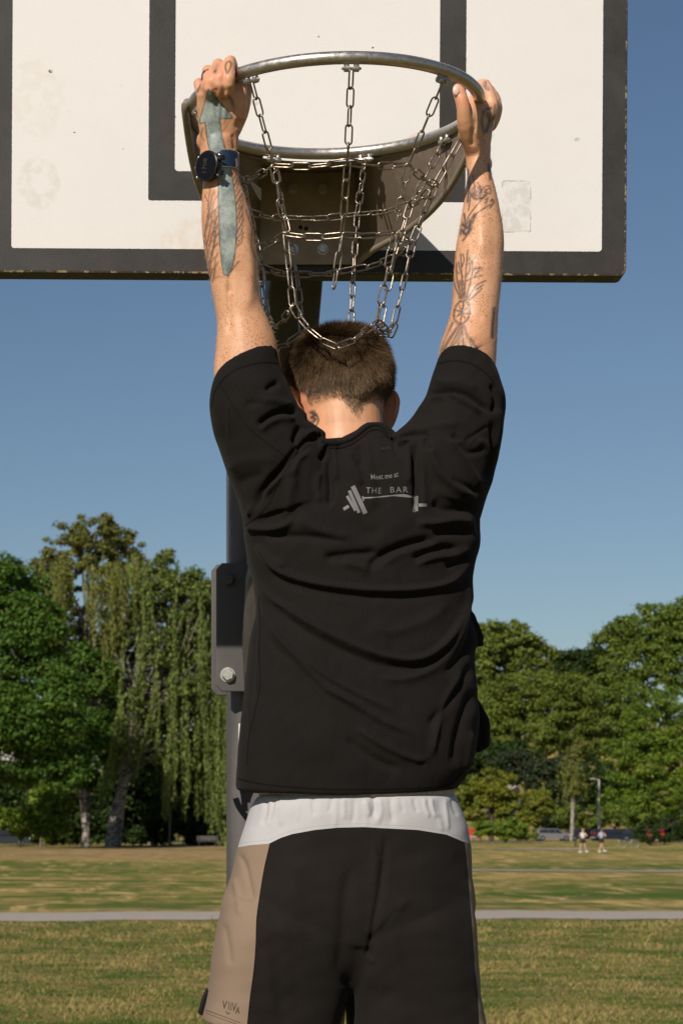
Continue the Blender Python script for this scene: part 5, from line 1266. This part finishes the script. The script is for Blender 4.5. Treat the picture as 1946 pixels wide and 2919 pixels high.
# curved bottom hem: middle lower, right corner swept up
hemw = sstep(2130, 2249, px[:, 1])
u = np.clip((px[:, 0]-673)/620, 0, 1.1)
co[:, 2] += hemw*(-(.011*np.sin(math.pi*np.clip(u, 0, 1))**.6))
set_co(sh, co); px = topx(co)
def Zf(*pts): return [(550+x/1.6505, 1000+y/1.6505) for x, y in pts]
FOLDS = [
 # long swags
 (Zf((290, 900), (345, 985), (420, 1040), (540, 1085), (700, 1112), (880, 1126), (1060, 1120), (1190, 1092), (1270, 1030), (1320, 950)), .0085, 14, 8),
 (Zf((300, 960), (420, 1075), (560, 1118), (720, 1145), (900, 1158), (1080, 1150), (1200, 1120)), -.0040, 14, 12),
 (Zf((275, 1070), (340, 1130), (430, 1200), (540, 1275), (700, 1360), (860, 1425), (1000, 1452), (1100, 1435), (1180, 1375), (1245, 1290), (1300, 1160)), .0090, 15, 8),
 (Zf((300, 1120), (400, 1215), (520, 1310), (690, 1400), (850, 1465), (1000, 1490), (1110, 1470), (1200, 1400), (1270, 1300)), -.0045, 15, 12),
 (Zf((300, 1120), (330, 1210), (400, 1330), (500, 1460), (600, 1560), (720, 1640), (850, 1700)), .0040, 7, 10),
 ([(745, 1745), (800, 1820), (900, 1905), (1000, 1965), (1090, 2010), (1150, 2040)], .0050, 12, 8),
 ([(900, 1950), (1010, 2010), (1100, 2060), (1180, 2095)], .0045, 8, 12), ([(1010, 2070), (1080, 2120), (1180, 2165), (1230, 2160)], .0050, 8, 12), ([(980, 2100), (1060, 2160), (1150, 2200)], -.0045, 12, 12),
 ([(1230, 2170), (1236, 2120), (1260, 2020), (1320, 1900)], .0055, 10, 10), ([(1345, 1890), (1310, 1950), (1270, 2010), (1215, 2080)], -.006, 12, 12), ([(1290, 2190), (1310, 2080), (1345, 1960)], -.007, 12, 14), ([(1325, 2200), (1340, 2080)], .005, 8, 8),
 ([(1340, 1640), (1330, 1740), (1300, 1830), (1240, 1900), (1150, 1935), (1050, 1925)], .0045, 8, 14), ([(1350, 1700), (1345, 1780), (1320, 1860), (1260, 1930)], -.0055, 10, 14),
 ([(716, 1680), (745, 1760), (770, 1830), (840, 1900)], -.0025, 6, 10), ([(700, 1950), (712, 2050), (706, 2200)], .0022, 6, 8), ([(730, 1700), (742, 1800), (735, 1950), (722, 2100)], .0030, 8, 12),
 ([(1040, 1780), (1120, 1800), (1230, 1760), (1290, 1700)], .003, 16, 20),
 # bulges and hollows under the shoulder blades
 (Zf((600, 975), (700, 962), (820, 950), (880, 940)), -.0075, 15, 12), (Zf((700, 985), (760, 1010), (840, 1030)), .0040, 12, 14), (Zf((810, 1040), (880, 970), (960, 930), (1060, 900), (1150, 885)), -.0095, 14, 14),
 (Zf((880, 1010), (980, 950), (1090, 920), (1180, 905)), .0035, 12, 10), (Zf((1020, 990), (1100, 950), (1180, 930), (1260, 935)), -.0065, 12, 12), (Zf((1190, 1030), (1240, 990), (1300, 960)), -.0055, 10, 10),
 (Zf((1040, 1010), (1130, 975), (1240, 960), (1310, 920)), .0045, 9, 12),
 (Zf((1100, 420), (1150, 560), (1230, 640), (1330, 700)), .0075, 12, 14), (Zf((1120, 700), (1180, 740), (1260, 740), (1330, 720)), -.0085, 16, 16), (Zf((1040, 810), (1130, 815), (1240, 800), (1320, 815)), .0075, 10, 13),
 (Zf((1120, 860), (1220, 850), (1320, 850)), -.0070, 14, 14), (Zf((1200, 600), (1290, 640), (1350, 680)), -.004, 8, 8), (Zf((1190, 400), (1260, 480), (1330, 600), (1355, 660)), .0050, 8, 9), (Zf((1240, 430), (1300, 480), (1380, 460)), -.0045, 9, 9),
 (Zf((240, 832), (300, 838), (380, 842), (440, 822), (480, 785)), .0080, 9, 12), (Zf((320, 868), (420, 872), (540, 875), (640, 885), (740, 900)), -.0065, 10, 13), (Zf((290, 905), (360, 980), (440, 1020)), .0045, 10, 9),
 (Zf((480, 780), (560, 830), (680, 880), (740, 850)), .0045, 16, 16), (Zf((255, 790), (300, 700), (380, 610)), .0050, 7, 9),
 # hollows between the shoulder folds
 (Zf((270, 770), (330, 650), (420, 560), (520, 470), (560, 430)), -.0125, 10, 10), (Zf((340, 620), (400, 560), (450, 500), (500, 440)), -.005, 6, 6), (Zf((330, 700), (400, 600), (470, 520), (560, 470)), .0060, 8, 10),
 (Zf((500, 520), (470, 600), (450, 720), (430, 800)), .0040, 14, 14), (Zf((600, 520), (625, 470), (620, 440)), -.0085, 7, 8), (Zf((645, 470), (640, 560), (645, 650), (640, 740)), -.0100, 8, 10), (Zf((600, 560), (585, 640), (600, 720)), .0045, 12, 12),
 (Zf((660, 440), (665, 520), (670, 620)), .0040, 10, 8), (Zf((720, 470), (760, 560), (790, 640)), .0045, 12, 14), (Zf((780, 440), (800, 500), (780, 560)), -.0040, 12, 12), (Zf((830, 400), (815, 480), (830, 600), (850, 760)), .0035, 18, 18),
 (Zf((940, 400), (950, 450), (965, 510)), -.0070, 6, 7), (Zf((1035, 410), (1040, 500), (1045, 620), (1042, 770)), -.0095, 6, 9), (Zf((1070, 420), (1075, 520), (1080, 640), (1085, 760)), .0045, 10, 14), (Zf((1010, 420), (1012, 540), (1015, 640)), .0050, 9, 8),
 (Zf((960, 440), (1000, 440), (1010, 420)), -.006, 6, 6), (Zf((1090, 400), (1100, 450), (1130, 470)), -.006, 6, 6),
 (Zf((860, 380), (870, 460), (880, 560)), .0025, 18, 16), (Zf((900, 640), (960, 780), (1000, 860)), .0020, 24, 24), (Zf((660, 700), (760, 830), (900, 870)), -.0025, 24, 20),
 # left sleeve
 (Zf((300, 360), (330, 330), (380, 298), (440, 282), (500, 290)), -.0095, 8, 9), (Zf((310, 385), (360, 340), (420, 320), (490, 325)), .0050, 10, 10), (Zf((340, 195), (370, 165), (410, 150)), -.0055, 9, 9), (Zf((290, 215), (320, 230), (400, 240), (470, 270)), .0035, 9, 12),
 (Zf((240, 250), (290, 245), (340, 220)), -.0030, 12, 12), (Zf((475, 440), (490, 390), (510, 350)), -.0095, 8, 9), (Zf((520, 400), (560, 385), (600, 385)), .0055, 8, 8), (Zf((165, 240), (165, 330), (172, 420)), .0018, 5, 5),
 (Zf((490, 470), (540, 420), (590, 410)), -.006, 6, 7), (Zf((450, 600), (500, 500), (540, 440)), .0045, 10, 10),
 (Zf((160, 560), (230, 520), (330, 510), (400, 520)), .0025, 20, 20), (Zf((200, 640), (260, 600), (340, 580)), -.0025, 16, 16),
 # right sleeve
 (Zf((1090, 225), (1130, 200), (1190, 190), (1250, 195), (1310, 220), (1370, 265), (1400, 310)), -.0085, 6, 8), (Zf((1100, 245), (1150, 222), (1220, 220), (1290, 250), (1360, 300)), .0050, 8, 9), (Zf((1170, 215), (1210, 222), (1240, 240)), -.0055, 5, 6),
 (Zf((1120, 130), (1180, 150), (1260, 150), (1340, 190)), .0035, 10, 12), (Zf((1400, 150), (1425, 220), (1410, 300)), -.0065, 7, 8), (Zf((1395, 320), (1410, 400), (1400, 520), (1370, 620)), -.0060, 8, 10), (Zf((1430, 260), (1440, 360), (1420, 480)), .0035, 8, 10),
 (Zf((1000, 390), (1080, 370), (1160, 350), (1260, 340)), .0035, 12, 14), (Zf((960, 410), (1040, 395), (1120, 400)), -.0045, 7, 9), (Zf((1220, 420), (1230, 400), (1250, 430)), -.0045, 6, 6), (Zf((1270, 430), (1330, 390), (1395, 350)), -.0030, 5, 6),
 (Zf((1330, 420), (1370, 440), (1400, 500)), .004, 10, 10), (Zf((1000, 300), (1060, 300), (1120, 280)), -.002, 12, 12),
]
def apply_folds(me, folds, ymax=1e9, gain=1.0):
    co = get_co(me); no = get_no(me); px = topx(co)
    back = sstep(-.15, .35, -no[:, 1])
    f = field(px, folds)
    # loose, irregular creasing
    a = px[:, 0]*.011; c_ = px[:, 1]*.011
    n = (np.sin(a*1.7+2.3*np.sin(c_*.8)+1)*np.sin(c_*1.3+1.9*np.sin(a*.6)) + .6*np.sin(a*3.1-c_*2.2+1.4*np.sin(c_*1.9))*np.sin(c_*2.7+a*1.1) + .35*np.sin(a*6.3+c_*4.1+2*np.sin(a*2.1))*np.sin(c_*5.2-a*2.3))
    f = f*gain + n*.0011
    co += no*(f*back)[:, None]
    set_co(me, co); return co
apply_folds(sh, FOLDS, gain=1.3)
t, cc, bmp = cloth_mat('black_jersey', (.0098, .0082, .0073), .9, 1.0, .03)
M_tee = t.out(cc, .92, t.bump(t.noise(1, 4, .55, t.scaled((26, 26, 11)), 1.0), .55, .004, bmp))
tee = link('t_shirt', sh, M_tee, man)
def bvh_of(me):
    co = get_co(me); F = np.empty(len(me.loops), np.int32); me.loops.foreach_get('vertex_index', F)
    ls = np.empty(len(me.polygons), np.int32); me.polygons.foreach_get('loop_start', ls); lt = np.empty(len(me.polygons), np.int32); me.polygons.foreach_get('loop_total', lt)
    Fl = F.tolist(); return BVHTree.FromPolygons(co.tolist(), [Fl[a:a+n] for a, n in zip(ls.tolist(), lt.tolist())])
tee_b = bvh_of(sh)
def lay(bv, x, y, off=.0006):
    "where a photo point falls on a surface"
    d = (P(x, y, 1.0)-Vector((0, 0, EYE))).normalized(); h = bv.ray_cast(Vector((0, 0, EYE)), d)
    if h[0] is None: return None
    n = h[1] if h[1].dot(d) < 0 else -h[1]
    return h[0] + n*off
def ribbon(bv, pts, w, m, name, parent, off=.0005, n=8, dash=None):
    q = spline(pts, n); V = []; F = []; k = 0
    for i in range(len(q)):
        tdir = q[min(i+1, len(q)-1)]-q[max(i-1, 0)]; tdir = tdir/(np.linalg.norm(tdir)+1e-9); nn_ = np.array([-tdir[1], tdir[0]])*w/2
        a = lay(bv, *(q[i]-nn_), off); c = lay(bv, *(q[i]+nn_), off)
        if a is None or c is None: k = 0; continue
        V += [a, c]
        if k and (Vector(V[-4])-a).length < .03: F.append((len(V)-4, len(V)-2, len(V)-1, len(V)-3))
        k = 1
    if F:
        return link(name, mesh_from(name, V, F), m, parent)
M_seam = simple('seam_thread', (.006, .0052, .0048), .9, spec=.05); M_seam2 = simple('seam_thread_light', (.015, .013, .0115), .9, spec=.05)
def seam(pts, w=3.0):
    ribbon(tee_b, pts, w, M_seam, 'seam', tee, .0004); ribbon(tee_b, [(x, y+w*.75) for x, y in pts], .9, M_seam2, 'stitching', tee, .0007)
seam([(626, 1092), (650, 1068), (680, 1050), (720, 1038), (760, 1033), (792, 1036)])
seam([(628, 1095), (648, 1128), (672, 1170), (700, 1208), (730, 1238), (770, 1268), (800, 1290), (815, 1302)], 2.2)
seam([(626, 1094), (612, 1118), (604, 1160)], 2.0)
seam([(1246, 1036), (1290, 1028), (1330, 1033), (1370, 1052), (1405, 1086)])
seam([(680, 2220), (760, 2236), (900, 2248), (1050, 2250), (1200, 2246), (1275, 2238), (1318, 2200)], 2.6)
seam([(1322, 1262), (1350, 1240), (1392, 1212)], 2.2)
seam([(700, 1497), (735, 1470), (770, 1430), (795, 1370), (830, 1320)], 2.0)
ribbon(tee_b, [(737, 1700), (742, 1780), (738, 1860), (742, 1950), (726, 2030), (708, 2110), (704, 2180)], 1.6, M_seam, 'seam', tee)
# neckband: raised ribbed band
M_rib = simple('ribbed_neckband', (.0092, .0078, .0070), .9, var=.3, scale=400, spec=.08)
colp = [(918, 1250), (940, 1257), (957, 1260), (980, 1256), (1005, 1246), (1027, 1230), (1047, 1213), (1069, 1206), (1090, 1212), (1106, 1230), (1112, 1244)]
nb = []
for x, y in spline(colp, 4):
    a = lay(tee_b, x, y+7, .001)
    nb.append(a if a is not None else P(x, y+6, 3.39))
nb = [((nb[max(i-1, 0)]+nb[i]+nb[min(i+1, len(nb)-1)])/3) for i in range(len(nb))]
MB().tube(nb, .0024, 12, flat=1.5).build('neckband', M_rib, tee); ribbon(tee_b, [(x, y+12) for x, y in colp[1:-1]], 15, M_rib, 'neckband_rib', tee, .0012)
ribbon(tee_b, [(x, y+20) for x, y in colp[2:-1]], 2.2, M_seam, 'seam', tee)
# ---- print on the back
M_print = simple('grey_print', (.125, .120, .115), .6, var=.1, scale=300)
M_print2 = simple('faint_print', (.030, .028, .026), .6)
def print_poly(poly, name, m=M_print, bv=None, parent=None, step=5, off=.0007):
    "flat print: a thin sheet that follows the cloth"
    bm = bmesh.new(); vs = [bm.verts.new((x, y, 0)) for x, y in poly]; f = bm.faces.new(vs); bmesh.ops.triangulate(bm, faces=[f])
    for _ in range(5):
        es = [e for e in bm.edges if e.calc_length() > step]
        if not es: break
        bmesh.ops.subdivide_edges(bm, edges=es, cuts=1); bmesh.ops.triangulate(bm, faces=bm.faces[:])
    for v in bm.verts:
        q = lay(bv or tee_b, v.co.x, v.co.y, off); v.co = q if q is not None else P(v.co.x, v.co.y, 3.35)
    me = bpy.data.meshes.new(name); bm.to_mesh(me); bm.free(); return link(name, me, m, parent or tee, smooth=False)
def glyph(text, x, y, h, rot=0, wid=None, name='lettering', m=M_print, bv=None, parent=None, bold=0, italic=0, curve=None, gap=1.0):
    "lettering in photo grid units: baseline start x,y, cap height h"
    cu = bpy.data.curves.new('f', 'FONT'); cu.body = text; cu.size = 1; cu.resolution_u = 2; cu.offset = bold; cu.space_character = gap; cu.shear = italic
    ob = bpy.data.objects.new('f', cu); col.objects.link(ob); me = bpy.data.meshes.new_from_object(ob.evaluated_get(bpy.context.evaluated_depsgraph_get())); bpy.data.objects.remove(ob)
    c = get_co(me); s_ = h/.70; W = c[:, 0].max()
    kx = (wid/W) if wid else s_
    bm = bmesh.new(); bm.from_mesh(me)
    bmesh.ops.triangulate(bm, faces=bm.faces[:])
    ca, sa = math.cos(R(rot)), math.sin(R(rot))
    for v in bm.verts:
        u, w_ = v.co.x*kx, v.co.y*s_
        yy = -w_ + (curve(u) if curve else 0)
        X_, Y_ = x+u*ca-yy*sa*-1*-1 if False else x+u*ca+(-yy)*sa*-1*-1*0+0, 0
        X_ = x + u*ca - yy*sa; Y_ = y + u*sa + yy*ca
        q = lay(bv or tee_b, X_, Y_, .0008); v.co = q if q is not None else P(X_, Y_, 3.35)
    me2 = bpy.data.meshes.new(name); bm.to_mesh(me2); bm.free(); return link(name, me2, m, parent or tee, smooth=False)
# serif caption "Meet me at" : upright letters with small serifs added
glyph('Meet me at', 1056, 1367, 15, -6, 80, curve=lambda u: 2.5*math.sin(u/25), name='lettering', bold=.010)
glyph('THE', 1043, 1406, 17, 2, 42, gap=1.25); glyph('BAR', 1110, 1405, 17, -1, 52, gap=1.25)
def bar(a, b_, w, nm='barbell_shape'):
    a = np.array(a, float); b_ = np.array(b_, float); d = (b_-a)/np.linalg.norm(b_-a); n = np.array([-d[1], d[0]])*w/2
    print_poly([tuple(a-n), tuple(b_-n), tuple(b_+n), tuple(a+n)], nm)
bar((1005, 1386), (1041, 1464), 13); bar((995, 1399), (1023, 1462), 9); bar((989, 1414), (1013, 1456), 8); bar((979, 1452), (994, 1443), 9)
q = spline([(1034, 1420), (1070, 1418), (1110, 1414), (1150, 1411), (1177, 1418)], 4)
print_poly([(x, y-1.8) for x, y in q]+[(x, y+1.8) for x, y in q[::-1]], 'barbell_shape')
bar((1033, 1415), (1036, 1428), 4); bar((1177, 1412), (1177, 1426), 4)
bar((1189, 1414), (1187, 1458), 7); bar((1183, 1416), (1181, 1461), 3.5); bar((1178, 1425), (1176, 1460), 2.5); bar((1193, 1440), (1215, 1440), 9)
glyph('AVI', 1085, 1284, 8, -6, 26, m=M_print2)

# ---- shorts
s = MB()
s.loft([hs(*r) for r in spline([(2266, 742, 1288, 3.465, .119), (2278, 730, 1296, 3.465, .125), (2304, 715, 1306, 3.465, .129), (2350, 700, 1324, 3.465, .131), (2420, 678, 1337, 3.465, .132), (2500, 659, 1340, 3.465, .136), (2610, 632, 1345, 3.465, .137), (2690, 740, 1260, 3.465, .128), (2750, 850, 1130, 3.465, .112), (2800, 920, 1060, 3.465, .088), (2830, 965, 1008, 3.465, .055)], 4)], 64, 2.6)
s.loft(oblique([(640, 2560, 1010, 2560, 3.465, .115, 0), (622, 2640, 1040, 2640, 3.465, .134, 0), (607, 2725, 1020, 2725, 3.465, .132, 0), (600, 2785, 1000, 2785, 3.465, .127, 0), (594, 2828, 986, 2830, 3.465, .122, 0), (580, 2890, 966, 2905, 3.465, .120, 0), (577, 2903, 957, 2925, 3.465, .119, 0), (576, 2908, 952, 2945, 3.465, .118, 0)]), 56, 3.2)
s.loft(oblique([(960, 2560, 1335, 2560, 3.465, .115, 0), (925, 2640, 1346, 2640, 3.465, .134, 0), (948, 2725, 1350, 2725, 3.465, .132, 0), (970, 2785, 1354, 2785, 3.465, .127, 0), (987, 2830, 1358, 2828, 3.465, .122, 0), (993, 2915, 1374, 2912, 3.465, .120, 0), (997, 2960, 1382, 2955, 3.465, .119, 0)]), 56, 3.2)
st_me = remeshed(s.mesh('shorts'), .0030, 14, .5)
G = lambda *pts: [(550+x/1.8447, 2150+y/1.8447) for x, y in pts]
gath = [(740+i*22+rng.uniform(-6, 6), rng.uniform(45, 100), rng.uniform(-.0034, .0034)) for i in range(26)]
SF = [([(x, 2272), (x+(x-1000)*.02, 2272+h*.5), (x+(x-1000)*.05+rng.uniform(-8, 8), 2272+h)], a, 5, 7) for x, h, a in gath]
SF += [(G((940, 210), (955, 270), (945, 330)), -.004, 6, 7), (G((975, 230), (985, 300), (965, 370)), .0035, 8, 8), (G((905, 240), (930, 330)), .004, 7, 7), (G((1285, 300), (1300, 360), (1310, 410)), .0015, 7, 9), (G((400, 380), (430, 300), (450, 250)), .003, 6, 6),
       (G((1005, 395), (1003, 520), (985, 680), (955, 850), (925, 1020), (900, 1150)), -.0060, 6, 11), (G((960, 480), (980, 530), (1000, 535)), -.0035, 4, 5), (G((965, 460), (960, 560), (950, 700)), .003, 12, 12),
       (G((850, 570), (815, 650), (795, 760), (790, 900), (775, 1060), (760, 1200)), -.0050, 18, 24), (G((880, 1000), (860, 1120), (820, 1250)), -.007, 30, 30), (G((915, 1060), (940, 1090), (905, 1080)), .003, 7, 7), (G((905, 980), (960, 920), (1060, 830), (1140, 740)), .0035, 14, 26), (G((925, 1000), (1000, 900), (1090, 800)), -.003, 10, 14),
       (G((230, 510), (270, 580), (300, 700), (310, 800)), -.0040, 7, 9), (G((215, 640), (240, 760), (250, 860)), .0035, 10, 10), (G((160, 880), (185, 1000), (200, 1120)), -.0030, 9, 10), (G((560, 520), (520, 760), (500, 1000)), .004, 40, 40), (G((1150, 520), (1250, 760), (1260, 1000)), .005, 50, 50),
       (G((1380, 480), (1420, 700), (1440, 1000)), -.003, 14, 16), (G((380, 1000), (400, 1200), (420, 1400)), .003, 20, 20)]
apply_folds(st_me, SF, gain=1.0)
co = get_co(st_me); px = topx(co)
yk = np.array(G((0, 500), (235, 490), (300, 478), (400, 470), (460, 440), (520, 420), (640, 398), (760, 386), (900, 383), (1000, 389), (1180, 398), (1330, 422), (1420, 460), (1600, 500)))
yoke = np.interp(px[:, 0], yk[:, 0], yk[:, 1]) - px[:, 1]
tl = np.array(G((405, 440), (403, 470), (375, 600), (355, 720), (335, 860), (330, 1000), (320, 1130), (300, 1280), (285, 1419), (280, 1500)))
tan = np.interp(px[:, 1], tl[:, 1], tl[:, 0]) - px[:, 0]
rl2 = np.array([(1318, 2340), (1324, 2399), (1332, 2475), (1345, 2640), (1353, 2760), (1361, 2833), (1365, 2919), (1366, 2960)])
tan = np.maximum(tan, px[:, 0] - np.interp(px[:, 1], rl2[:, 1], rl2[:, 0]))
attr(st_me, 'yoke', np.clip(yoke, -30, 30)); attr(st_me, 'tan', np.clip(tan, -30, 30))
t, cblk, bmp = cloth_mat('shorts_cloth', (.0110, .0088, .0075), .8, .6, .03)
n9 = t.noise(700, 2, .7)
cw = t.mix(n9, (.38, .37, .37), (.47, .46, .455)); ct = t.mix(n9, (.205, .145, .100), (.24, .172, .122))
c = t.mix(t.ramp(t.attr('tan'), -.5, .5), cblk, ct); c = t.mix(t.ramp(t.attr('yoke'), -.5, .5), c, cw)
st1 = t.math('MULTIPLY', t.ramp(t.attr('yoke'), 8.5, 9.3), t.ramp(t.attr('yoke'), 10, 10.8, 1, 0)); c = t.mix(t.math('MULTIPLY', st1, t.ramp(t.math('SINE', t.math('MULTIPLY', t.xyz()[0], 2600.0)), -.2, .2, .1, .7)), c, (.22, .2, .19))
shorts = link('shorts', st_me, t.out(c, .82, bmp), man)
sb_ = bvh_of(st_me)
M_dkp = simple('dark_print', (.045, .035, .028), .7)
M_brown = simple('brown_stitch', (.09, .055, .04), .8)
ribbon(sb_, G((68, 1345), (110, 1360), (170, 1382), (250, 1412)), 2.0, M_brown, 'hem_stitching', shorts)
ribbon(sb_, G((66, 1358), (110, 1376), (170, 1398), (230, 1418)), 1.5, M_brown, 'hem_stitching', shorts)
ribbon(sb_, G((404, 478), (376, 600), (356, 720), (336, 860), (331, 1000), (321, 1130), (301, 1280), (287, 1415)), 1.8, M_seam, 'seam', shorts)
for ch, x_, y_, w_ in (('V', 633, 2875, 13), ('I', 649.5, 2878, 2.6), ('I', 656, 2880, 2.6), ('V', 660.5, 2882, 12), ('A', 671, 2889, 12)): glyph(ch, x_, y_, 24 if ch != 'A' else 21, 6, w_, m=M_dkp, bv=sb_, parent=shorts)
ribbon(sb_, [(645, 2882), (649, 2889), (655, 2887)], 2.4, M_dkp, 'smile_mark', shorts, .0009)
# dark lining at the side slit, elastic waistband, tag loop
a, c_ = P(592, 2826, 3.47), P(569, 2893, 3.47)
MB().prism([P(594, 2822, 3.47), P(581, 2850, 3.47), P(568, 2892, 3.47), P(582, 2896, 3.47), P(600, 2870, 3.47)], (0, .05, 0)).build('slit_lining', M_tee, shorts, False)
wb = []
for y, k in ((2240, .985), (2256, 1.0), (2270, 1.0), (2276, .985)):
    a, c_ = P(742, y, 3.465), P(1287, y, 3.465); wb.append(((a+c_)/2, ((c_.x-a.x)/2*k, 0, 0), (0, .1215*k, 0)))
m_ = MB(); m_.loft(wb, 300, 2.5); me = m_.mesh('waistband'); co = get_co(me)
k_ = np.arange(len(co)) % 300; f_ = 1+.008*np.cos(k_*math.pi*2*75/300); cen = np.array([(P(742, 1, 3.465).x+P(1287, 1, 3.465).x)/2, 3.465]); co[:, :2] = cen+(co[:, :2]-cen)*f_[:, None]; set_co(me, co)
t = NT('waist_elastic', .85); M_wb = t.out(t.mix(t.ramp(t.noise(300), .4, .6), (.36, .30, .22), (.45, .39, .30))); link('waistband', me, M_wb, shorts)

# ---- shoes (below the frame)
for s_, x_ in ((-1, 870), (1, 1160)):
    h = P(x_, 2560, 3.47)+Vector((s_*.012, .04, -.80)); MB().tube([h+Vector((0, -.035, -.02)), h+Vector((0, .05, -.06)), h+Vector((0, .17, -.115))], [.045, .047, .036], 16).build('shoe', simple('shoe_white', (.6, .6, .58), .7), man)

# ---- wrist watch and ring
watch = bpy.data.objects.new('wristwatch', None); col.objects.link(watch); watch.parent = man; watch.matrix_parent_inverse = Matrix.Translation(-man.location)
wc_ = P(628, 466, 3.389)
t = NT('navy_strap', .42, spec=.5); M_strap = t.out(t.mix(t.noise(500), (.006, .015, .036), (.010, .022, .050)))
M_case = simple('watch_case', (.022, .020, .020), .35, .5); M_clasp = simple('clasp_steel', (.66, .60, .52), .3, 1.0)
tilt = Vector((.0, .0, 0))
def wring(z0, z1, rx, ry, th, n=48):
    "band round the wrist"
    m = MB(); secs = []
    C0 = wc_ + Vector((0, 0, z0)); C1 = wc_ + Vector((0, 0, z1))
    m.loft([(C0, (rx-th, 0, 0), (0, ry-th, 0)), (C0, (rx, 0, 0), (0, ry, 0)), (C1, (rx, 0, 0), (0, ry, 0)), (C1, (rx-th, 0, 0), (0, ry-th, 0)), (C0, (rx-th, 0, 0), (0, ry-th, 0))], n, 2.3, cap=False); return m
wring(-.0125, .0125, .0300, .0290, .0022).build('strap', M_strap, watch, True)
# pale edges and clasp of the strap at the right
wring(-.0137, -.0127, .0298, .0288, .002).build('strap_edge', M_clasp, watch); wring(.0127, .0137, .0298, .0288, .002).build('strap_edge', M_clasp, watch)
wn_ = Vector((-math.sin(R(46)), -math.cos(R(46)), 0)); e1 = Vector((math.cos(R(46)), -math.sin(R(46)), 0)); e2 = Vector((0, 0, 1))
# small roll so that the dial leans like in the photo
rot = Matrix.Rotation(R(-7), 3, wn_); e1 = rot @ e1; e2 = rot @ e2
cc0 = P(594, 474, 3.362) 
m = MB()
for (h_, r0) in ((-.007, .0215), (-.006, .0228), (.0035, .0240), (.0050, .0238), (.0056, .0225), (.0050, .0208), (.0050, .0005)):
    m.V += []
secs = [(cc0+wn_*h_, e1*r0, e2*r0) for h_, r0 in ((-.007, .0205), (-.006, .0225), (.0032, .0238), (.0052, .0236), (.0062, .0222), (.0058, .0205))]
case = m.loft(secs, 40).build('case', M_case, watch)
t = NT('watch_screen', .25, spec=.2); M_scr = t.out((.006, .0055, .0055))
MB().loft([(cc0+wn_*.0059, e1*.0204, e2*.0204), (cc0+wn_*.0066, e1*.0203, e2*.0203)], 40).build('screen', M_scr, watch)
for a in (35, -35, 180, 145, -145):
    c_ = cc0 + e1*.0245*math.cos(R(a)) + e2*.0245*math.sin(R(a)); MB().tube([c_-wn_*.002+e1*.0*a, c_+(c_-cc0).normalized()*.0022], .0024, 10).build('button', M_clasp, watch)
for s_ in (-1, 1):
    MB().box((-.0035, -.004, -.0035), (.010, .004, .0035), mat=Matrix.Translation(cc0 + e1*.0185 + e2*s_*.0115 - wn_*.003) @ Matrix((e1, -wn_, e2)).transposed().to_4x4()).build('lug', M_case, watch, False, .001)
def dial_text(s, size, u, v, m, rotd=90):
    cu = bpy.data.curves.new('f', 'FONT'); cu.body = s; cu.size = size; cu.align_x = 'CENTER'; cu.align_y = 'CENTER'; cu.resolution_u = 2; cu.offset = -.0001
    ob = bpy.data.objects.new('f', cu); col.objects.link(ob); me = bpy.data.meshes.new_from_object(ob.evaluated_get(bpy.context.evaluated_depsgraph_get())); bpy.data.objects.remove(ob)
    c = get_co(me); a = R(rotd); x = c[:, 0]*math.cos(a)-c[:, 1]*math.sin(a)+u; y = c[:, 0]*math.sin(a)+c[:, 1]*math.cos(a)+v
    base = np.array(cc0+wn_*.0069); set_co(me, base+x[:, None]*np.array(e1)+y[:, None]*np.array(e2)); return link('digits', me, m, watch, False)
M_dig = simple('dim_digits', (.050, .036, .022), .5); dial_text('1708', .0125, -.001, -.001, M_dig); dial_text('17 AUG', .0030, -.0095, 0, M_dig); dial_text('- - -', .0034, .0085, .001, M_dig)
# clasp frame at the right of the strap
def on_strap(x, y): return lay(strap_b, x, y, .0008)
strap_b = bvh_of([o for o in watch.children if o.name.startswith('strap') and 'edge' not in o.name][0].data)
ribbon(strap_b, [(672, 452), (674, 466), (673, 482)], 5, M_clasp, 'clasp', watch, .0006); ribbon(strap_b, [(631, 442), (633, 466), (632, 487)], 3, M_clasp, 'strap_edge', watch, .0006)
# ring
rp0, rp1 = P(597, 240, 3.338), P(591, 201, 3.378); cR = rp0.lerp(rp1, .52); dR = (rp1-rp0).normalized()
a1_ = dR.cross(Vector((1, 0, 0))).normalized(); a2_ = dR.cross(a1_)
MB().loft([(cR+dR*k, a1_*r0, a2_*r0) for k, r0 in ((-.004, .0085), (-.004, .0112), (.004, .0112), (.004, .0085))], 28).build('ring', simple('black_ring', (.012, .012, .014), .3), man)
